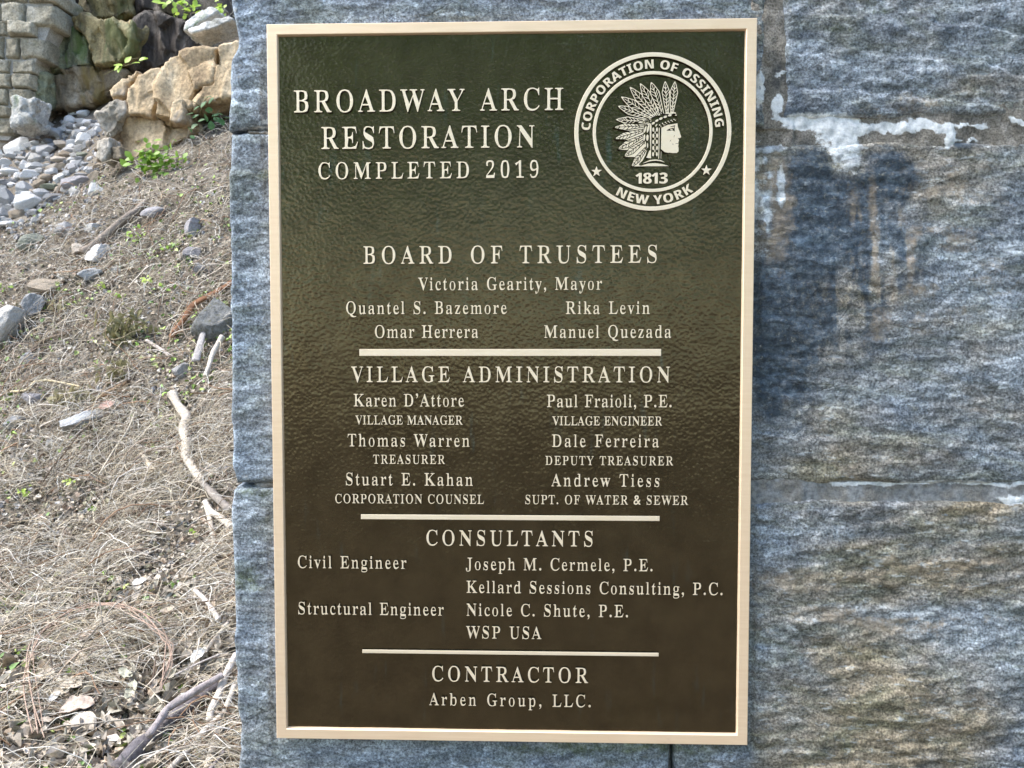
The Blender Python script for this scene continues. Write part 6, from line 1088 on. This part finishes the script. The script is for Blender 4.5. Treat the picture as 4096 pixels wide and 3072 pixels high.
LEAFP = np.array([(0, 0, 0), (.25, .26, .05), (.55, .30, .06), (.82, .16, .03), (1, 0, 0), (.82, -.16, .03), (.55, -.30, .06), (.25, -.26, .05), (.30, 0, 0), (.62, 0, 0)])
LEAFF = np.array([(0, 8, 1), (1, 8, 2), (8, 9, 2), (2, 9, 3), (9, 4, 3), (0, 7, 8), (7, 6, 8), (8, 6, 9), (6, 5, 9), (9, 5, 4)])
def leaf_cloud(P, N, size, curl, pal, jit=.6, stand=.5):
    n = len(P); rd = rng.normal(size=(n, 3)); T = rd - N * (rd * N).sum(1)[:, None]; T /= np.linalg.norm(T, axis=1)[:, None]
    Nn = N + jit * rng.normal(size=(n, 3)); Nn -= T * (Nn * T).sum(1)[:, None]; Nn /= np.linalg.norm(Nn, axis=1)[:, None]
    B = np.cross(Nn, T); L = LEAFP[None].repeat(n, 0).copy()
    k = rng.normal(0, curl, n)[:, None]; L[..., 2] += k * (L[..., 0] - .5) ** 2 * 1.6 + np.abs(rng.normal(.5, .5, (n, 1))) * np.abs(L[..., 1]) * 1.2 + .06 * rng.normal(size=L.shape[:2])
    L[..., 0] -= .5; L[..., 1] *= rng.uniform(.6, 1.3, (n, 1))
    L *= size[:, None, None]
    V = P[:, None] + T[:, None] * L[..., :1] + B[:, None] * L[..., 1:2] + Nn[:, None] * L[..., 2:]
    Fc = (np.arange(n) * 10)[:, None, None] + LEAFF[None]
    col = pal[rng.integers(len(pal), size=n)] * rng.uniform(.7, 1.2, (n, 1))
    return V.reshape(-1, 3), Fc.reshape(-1, 3), np.repeat(col, 10, 0)
M_DLEAF = mat_tint('dead_leaf', .8, .2, scale=80)
P, _ = px_area(19000); N = normal_at(P)
v, f, c = leaf_cloud(P + N * rng.uniform(.0, .03, (len(P), 1)), N, rng.uniform(.014, .045, len(P)), .8, np.array([(.40, .33, .25), (.50, .44, .35), (.29, .22, .165), (.60, .55, .47), (.34, .30, .24), (.44, .38, .32), (.27, .25, .17)]))
tag(link('leaf_litter', mesh('leaf_litter', v, f, M_DLEAF, False, None, c)), kind='stuff')
P, _ = px_area(2300, lo=2330); N = normal_at(P)
v, f, c = leaf_cloud(P + N * rng.uniform(.01, .05, (len(P), 1)), N, rng.uniform(.03, .075, len(P)), 1.1, np.array([(.46, .39, .31), (.54, .48, .40), (.33, .26, .19), (.40, .37, .30), (.50, .44, .37), (.30, .26, .21)]))
tag(link('leaf_litter', mesh('leaf_litter', v, f, M_DLEAF, False, None, c)), kind='stuff')
# small chips of stone
P, q = px_area(1900); P2, q2 = hits(rng.uniform(-500, 430, 1400), rng.uniform(480, 960, 1400)), None
Pa = np.concatenate([P, P2]); n = len(Pa); v0, f0 = ico(2); sc_ = rng.uniform(.006, .022, n) * np.where(np.arange(n) < len(P), 1, 1.3)
V = v0[None] * (1 + .25 * rng.normal(size=(n, len(v0), 1))) * sc_[:, None, None] * rng.uniform(.5, 1.2, (n, 1, 3)) + Pa[:, None] + np.array([0, 0, .004])
pal = np.array([(.32, .30, .28), (.42, .40, .38), (.22, .22, .23), (.32, .25, .19), (.5, .48, .46)])
cc = np.repeat(pal[rng.integers(5, size=n)] * rng.uniform(.7, 1.2, (n, 1)), len(v0), 0)
tag(link('gravel', mesh('gravel', V.reshape(-1, 3), ((np.arange(n) * len(v0))[:, None, None] + f0[None]).reshape(-1, 3), mat_tint('stone_chip', .9, .2), False, None, cc)), kind='stuff')

# ------------------------------------------------------------------ green plants
M_GRN = mat_leaf('fresh_leaf', (.16, .30, .035), (.34, .50, .08))
M_LIME = mat_leaf('bright_leaf', (.30, .48, .05), (.52, .66, .14))
M_DGRN = mat_leaf('dark_leaf', (.06, .15, .05), (.18, .32, .14))
M_OLIVE = mat_leaf('wilted_leaf', (.17, .16, .06), (.52, .46, .30), .7)
M_STEM = mat_rock('green_stem', [(.3, (.16, .14, .06)), (.7, (.32, .28, .14))], scale=20)
def leaf_mesh(name, L, pts_dirs, mat, broad=1.0, droop=.0):
    """several leaves as one part: (position, direction, length)"""
    V, Fc, off = [], [], 0
    for p, d, l in pts_dirs:
        d = np.array(d, float); d /= np.linalg.norm(d); up = np.array([.1, -.55, .8]) + .35 * rng.normal(size=3); up -= d * (up @ d); up /= np.linalg.norm(up); s = np.cross(d, up)
        q = LEAFP.copy(); q[:, 1] *= broad; q[:, 2] = q[:, 2] * .8 - droop * q[:, 0] ** 2 * .6
        V.append(np.array(p) + l * (q[:, :1] * d + q[:, 1:2] * s + q[:, 2:] * up)); Fc.append(LEAFF + off); off += 10
    return mesh(name, np.concatenate(V), np.concatenate(Fc), mat, True)
def plant(name, foot, stems, leaf_px, mat, label, group=None, cat='plant', size=22, lift=.06, broad=1.0, droop=.2, stem_r=2.2, off=0.0):
    """foot and leaf positions in photo pixels; leaves float 'lift' in front of the slope on stems"""
    B = hit(*foot); root = empty(name, B, label, cat, group); s = dist(B) / F
    def at_(p, k=1.0):
        return CAM + ray(p[0], p[1]) * ((B - CAM) @ FWD - off - lift * k) / (ray(p[0], p[1]) @ FWD)
    for st in stems:
        Q = [B] + [at_(p, .4 + .6 * i / len(st)) for i, p in enumerate(st)]
        if len(Q) < 3: Q.insert(1, (Q[0] + Q[1]) / 2 + np.array([0, -.01, .01]))
        link('stem', tube_mesh('stem', np.array(Q) - B, np.linspace(stem_r, stem_r * .5, len(Q)) * s, 5, M_STEM, (.3, .3, .15), .1, 2, sub=4), root)
    ld = []
    for p in leaf_px:
        l = (p[2] if len(p) > 2 else size) * s; P_ = at_(p, rng.uniform(.6, 1.2)); a = rng.uniform(0, 2 * np.pi) if len(p) < 4 else math.radians(p[3])
        d = RIGHT * math.cos(a) - DOWN * math.sin(a) * .8 - FWD * rng.uniform(-.1, .5)
        ld.append((P_ - B - d * l * .5, d, l))
    link('foliage', leaf_mesh('foliage', None, ld, mat, broad, droop), root)
    return root
def scat(x0, x1, y0, y1, n, s0, s1):
    k = lambda a, b: (a + b) / 2 + (b - a) / 2 * float(np.clip(rng.normal(0, .48), -1.15, 1.15))
    return [(k(x0, x1), k(y0, y1), rng.uniform(s0, s1)) for _ in range(n)]
z1 = lambda L: [(p[0] / 1.844, p[1] / 1.844) + tuple(p[2:]) for p in L]
plant('sapling', (735, 175), [z1([(1320, 190), (1300, 100), (1260, 0)]), z1([(1300, 230), (1220, 220)]), z1([(1500, 140), (1540, 60)])],
      z1([(1165, 205, 36, 200), (1205, 175, 34, 100), (1185, 245, 34, 250), (1268, 150, 34, 60), (1255, 212, 28, 150), (1258, 272, 30, 280), (1190, 22, 40, 170), (1245, 15, 34, 40), (1300, 25, 36, 10), (1150, 8, 36, 190), (1215, 40, 30, 250),
          (1510, 100, 34, 20), (1545, 128, 30, 330), (1480, 180, 26, 200), (1620, 35, 26, 30), (1290, 130, 26, 100)]), M_LIME, 'leafy sapling with bright yellow green leaves hanging over the dark ledge', None, 'sapling', lift=.15, broad=1.1, stem_r=4, off=.1)
plant('leafy_branch', (745, 60), [z1([(1420, 60), (1340, 30)]), z1([(1560, 60), (1640, 20)])], scat(690, 800, -10, 70, 26, 16, 30) + scat(830, 910, 5, 75, 16, 14, 26), M_LIME, 'yellow green leaves at the top edge above the pale slabs', None, lift=.2, broad=1.1, off=.6)
plant('sprig', (585, 240), [z1([(1000, 465), (880, 500), (760, 555)]), z1([(1030, 430), (940, 440)])], z1([(870, 478, 36, 170), (882, 508, 34, 260), (940, 442, 34, 60), (1050, 434, 30, 30), (1000, 462, 32, 180), (860, 500, 26, 220), (1075, 430, 22, 20)]),
      M_LIME, 'small sprig with bright leaves reaching over the wedge shaped tan rock', None, lift=.25, broad=1.1, off=.7)
plant('bramble', (800, 500), [[(800, 430), (760, 400)], [(830, 440), (870, 480)], [(790, 500), (770, 520)], [(810, 420), (835, 385)]],
      [(758, 455, 30), (785, 432, 30), (780, 465, 30), (828, 388, 36), (812, 418, 34), (845, 400, 32), (825, 472, 32), (868, 478, 36), (888, 488, 30), (845, 505, 34), (776, 505, 30), (860, 460, 28), (805, 480, 28), (880, 455, 24), (762, 520, 24), (770, 548, 22), (905, 470, 26), (835, 440, 28)],
      M_DGRN, 'dark green bramble leaves beside the low wide tan boulder', None, lift=.12, broad=1.25, off=.75)
plant('weed_clump', (640, 690), [[(620, 640), (600, 590)], [(650, 640), (680, 600)], [(600, 660), (560, 640)], [(680, 670), (715, 655)]], scat(510, 725, 570, 718, 130, 16, 38),
      M_GRN, 'fresh green weed clump below the low wide tan boulder', None, lift=.10, broad=1.2)
SG = 'green seedlings on the litter bank'
for a in [((545, 960), 500, 600, 905, 985, 26, 'seedling patch with tiny pale green leaves right of the dark log'), ((690, 985), 630, 735, 950, 1015, 24, 'seedling patch with tiny green leaves towards the pillar, upper bank'),
          ((590, 1140), 560, 615, 1105, 1140, 8, 'little yellow green seedling in the middle of the upper bank'), ((412, 1150), 385, 430, 1120, 1158, 9, 'little green seedling left of the seedlings with yellow leaves'),
          ((640, 1152), 622, 662, 1128, 1150, 5, 'seedling with two long lime yellow leaves'), ((28, 1165), 5, 50, 1135, 1165, 7, 'bright green seedling at the left edge above the large pale tilted stone'),
          ((95, 1990), 66, 120, 1945, 1995, 12, 'soft green seedling at the left edge in the dry grass'), ((768, 2132), 745, 790, 2115, 2145, 4, 'clover like seedling left of the forked pale branch'),
          ((470, 1195), 440, 500, 1165, 1200, 10, 'pale green seedling above the wilted plant'), ((280, 1945), 250, 300, 1900, 1950, 7, 'faint yellow green seedling in the dry grass left of the cut stick'), ((735, 2750), 705, 750, 2740, 2770, 5, 'tiny green seedling above the long straight grey branch')]:
    plant('seedling', a[0], [[((a[1] + a[2]) / 2, a[3] + 6)]], scat(a[1], a[2], a[3], a[4], a[5], 9, 19), random.choice([M_GRN, M_GRN, M_LIME]) if 'yellow' not in a[6] else M_LIME, a[6], SG, 'seedling', lift=.05, broad=1.3, stem_r=1.4)
plant('leaf_sprig', (803, 1300), [[(801, 1285)]], [(797, 1276, 30, 80), (806, 1296, 26, 260)], M_LIME, 'single lime green leaf pair in front of the lichened boulder', None, lift=.16, broad=1.3)
WG = 'wilted plants on the litter bank'
for ft, ar, n, lb in [((480, 1330), (395, 612, 1220, 1430), 190, 'large wilted olive plant with drooping leaves in the middle of the bank'), ((270, 1600), (180, 390, 1545, 1650), 100, 'wilted olive plant right of the knobbly lilac stone'), ((455, 1480), (395, 520, 1440, 1545), 60, 'small wilted plant below the large wilted plant'),
                      ((230, 1250), (190, 250, 1180, 1260), 14, 'yellowish wilted tuft beside the angular blue grey stone')]:
    plant('wilted_plant', ft, [[(ft[0] + dx, ft[1] - 60)] for dx in (-60, -15, 30, 70)], [(x, y, s, rng.uniform(170, 370)) for x, y, s in scat(*ar, n, 12, 40)], M_OLIVE, lb, WG, 'plant', lift=.11, droop=1.3, broad=.75)
P, q = px_area(2600, lo=650); kp = fbm(P[:, 0] * 1.6, P[:, 1] * 1.6, P[:, 2] * 1.6, 3, 701) + rng.normal(0, .1, len(P)) > np.interp(q[:, 1], [600, 1300, 2000, 3000], [-.10, -.02, .12, .2]); P = P[kp]; N = normal_at(P)
v, f, c = leaf_cloud(P + N * rng.uniform(.02, .05, (len(P), 1)), N, rng.uniform(.02, .05, len(P)), .3, np.array([(.22, .34, .06), (.30, .42, .10), (.16, .26, .08), (.38, .44, .14)]))
tag(link('ground_cover', mesh('ground_cover', v, f, mat_tint('creeper_leaf', .55, .35), True, None, c)), kind='stuff')

# big curled dead leaves that stand out of the litter
DG = 'large curled dead leaves at the bottom of the bank'
for k, (x, y, s, t, lb) in enumerate([(318, 2648, 74, 0, 'round pale crumpled dead leaf inside the vine loop'), (413, 2504, 92, 0, 'broad pale dead leaf just under the top of the vine loop'), (343, 2549, 76, 1, 'pinkish dead leaf left inside the vine loop'),
        (308, 2836, 116, 1, 'largest pale dead leaf near the left foot of the vine loop'), (285, 2745, 84, 0, 'whitish dead leaf above the largest pale dead leaf'), (186, 2713, 76, 0, 'narrow greyish dead leaf beside the left leg of the vine loop'),
        (527, 2775, 92, 2, 'long grey green curled dead leaf right of the vine loop centre'), (507, 2705, 78, 2, 'grey green curled dead leaf above the long grey green curled leaf'), (323, 2895, 120, 0, 'wide flat dead leaf below the largest pale dead leaf'),
        (222, 2795, 46, 3, 'small bright white curled leaf near the left foot of the vine loop'), (250, 2775, 60, 0, 'folded pale leaf between the whitish leaf and the vine'), (560, 2335, 50, 3, 'whitish curled leaf above the vine loop'),
        (435, 1630, 62, 4, 'pinkish brown folded dead leaf beside the short brown stick'), (320, 760, 0, 0, None), (800, 2630, 66, 3, 'pale ragged leaf under the slanted grey branch')]):
    if not s: continue
    h = hit(x, y); l = s * dist(h) / F
    pal = [(.46, .40, .32), (.42, .34, .28), (.36, .35, .27), (.56, .54, .50), (.34, .23, .19)][t]
    nu, nv = 15, 11; U_, V_ = np.meshgrid(np.linspace(-1, 1, nu), np.linspace(-1, 1, nv), indexing='ij')
    hw = np.sqrt(np.clip(1 - np.abs(U_) ** 2.4, 0.02, 1)) * (.62 if t != 2 else .34) * (1 + .22 * fbm(U_ * 4, V_ * 0 + k, 0, 2, k))
    X, Y = U_ * .55, V_ * hw * .62
    Z = .30 * rng.uniform(.5, 1.3) * np.abs(V_) ** 1.6 * hw + .16 * rng.uniform(-1, 1) * U_ ** 2 + .09 * fbm(U_ * 3 + k, V_ * 3, 0, 3, k + 3)
    G = np.stack([X, Y, Z], -1).reshape(-1, 3) * l
    N_ = normal_at(h); a = rng.uniform(0, 6.28); T = np.array([math.cos(a), 0, math.sin(a)]); T -= N_ * (T @ N_); T /= np.linalg.norm(T); B_ = np.cross(N_, T)
    Vv = G[:, :1] * T + G[:, 1:2] * B_ + G[:, 2:] * N_
    me = mesh('dead_leaf', Vv, grid_faces(nu, nv), M_DLEAF, True, None, np.array(pal)[None] * (1 + .25 * fbm(G[:, :1] * 60, G[:, 1:2] * 60, k, 3, 8)))
    tag(link('dead_leaf', me, None, h - ray(x, y) * .10 + N_ * .01), lb, 'leaf', DG if y > 2300 else None)

# ------------------------------------------------------------------ the wood behind the photographer (what the bronze reflects)
def wood_mat():
    n = NT('wood_foliage'); c = n.attr('tint', True); n.out(c, .6, None, spec=.3)
    tr = n.new('ShaderNodeBsdfTranslucent'); n.l(n.mix(1.0, c, (1.2, 1.3, .8), 'MULTIPLY'), tr.inputs[0]); mx = n.new('ShaderNodeMixShader'); mx.inputs[0].default_value = .5
    n.l(n.b.outputs[0], mx.inputs[1]); n.l(tr.outputs[0], mx.inputs[2]); n.l(mx.outputs[0], n.n['Material Output'].inputs[0]); return n.m
def wood():
    V, Fc, C, off = [], [], [], 0
    r2 = np.random.default_rng(11)
    pos = [(-2.0, -9.2, 9.5), (2.6, -9.8, 8.5), (6.6, -8.6, 9), (-8.5, -13, 10), (10, -11, 10), (.4, -15, 12), (-5, -16, 12)]
    PP, SS = [], []
    for x, y, h in pos:
        k = 1150; q = r2.normal(size=(k, 3)); q /= np.linalg.norm(q, axis=1)[:, None]; q *= (r2.random((k, 1)) ** .35) * np.array([2.5, 2.0, h * .40])
        q *= (1 + .5 * fbm(q[:, 0], q[:, 1], q[:, 2], 2, 77))[:, None]
        PP.append(q + np.array([x, y, h * .60]))
    PP = np.concatenate(PP); n = len(PP); N = r2.normal(size=(n, 3)); N /= np.linalg.norm(N, axis=1)[:, None]
    v, f, c = leaf_cloud(PP, N, r2.uniform(.22, .42, n), .2, np.array([(.24, .38, .06), (.30, .44, .08), (.18, .29, .05), (.36, .48, .12)]))
    V.append(v); Fc.append(f); C.append(c); off = len(v)
    for x, y, h in pos:
        a = np.linspace(0, 2 * np.pi, 9)[:-1]; zz = np.linspace(0, h * .8, 8)
        g = np.stack([np.stack([x + (.17 - .10 * z / h) * np.cos(a) + .12 * math.sin(z), y + (.17 - .10 * z / h) * np.sin(a), np.full(8, z)], 1) for z in zz]).reshape(-1, 3)
        i, j = np.meshgrid(np.arange(7), np.arange(8), indexing='ij'); A = (i * 8 + j).ravel(); B = (i * 8 + (j + 1) % 8).ravel()
        Fc += [np.stack([A, B, B + 8], 1) + off, np.stack([A, B + 8, A + 8], 1) + off]; V.append(g); C.append(np.tile((.12, .09, .07), (len(g), 1))); off += len(g)
    tag(link('woodland', mesh('woodland', np.concatenate(V), np.concatenate(Fc), wood_mat(), True, None, np.concatenate(C))), kind='stuff')
wood()
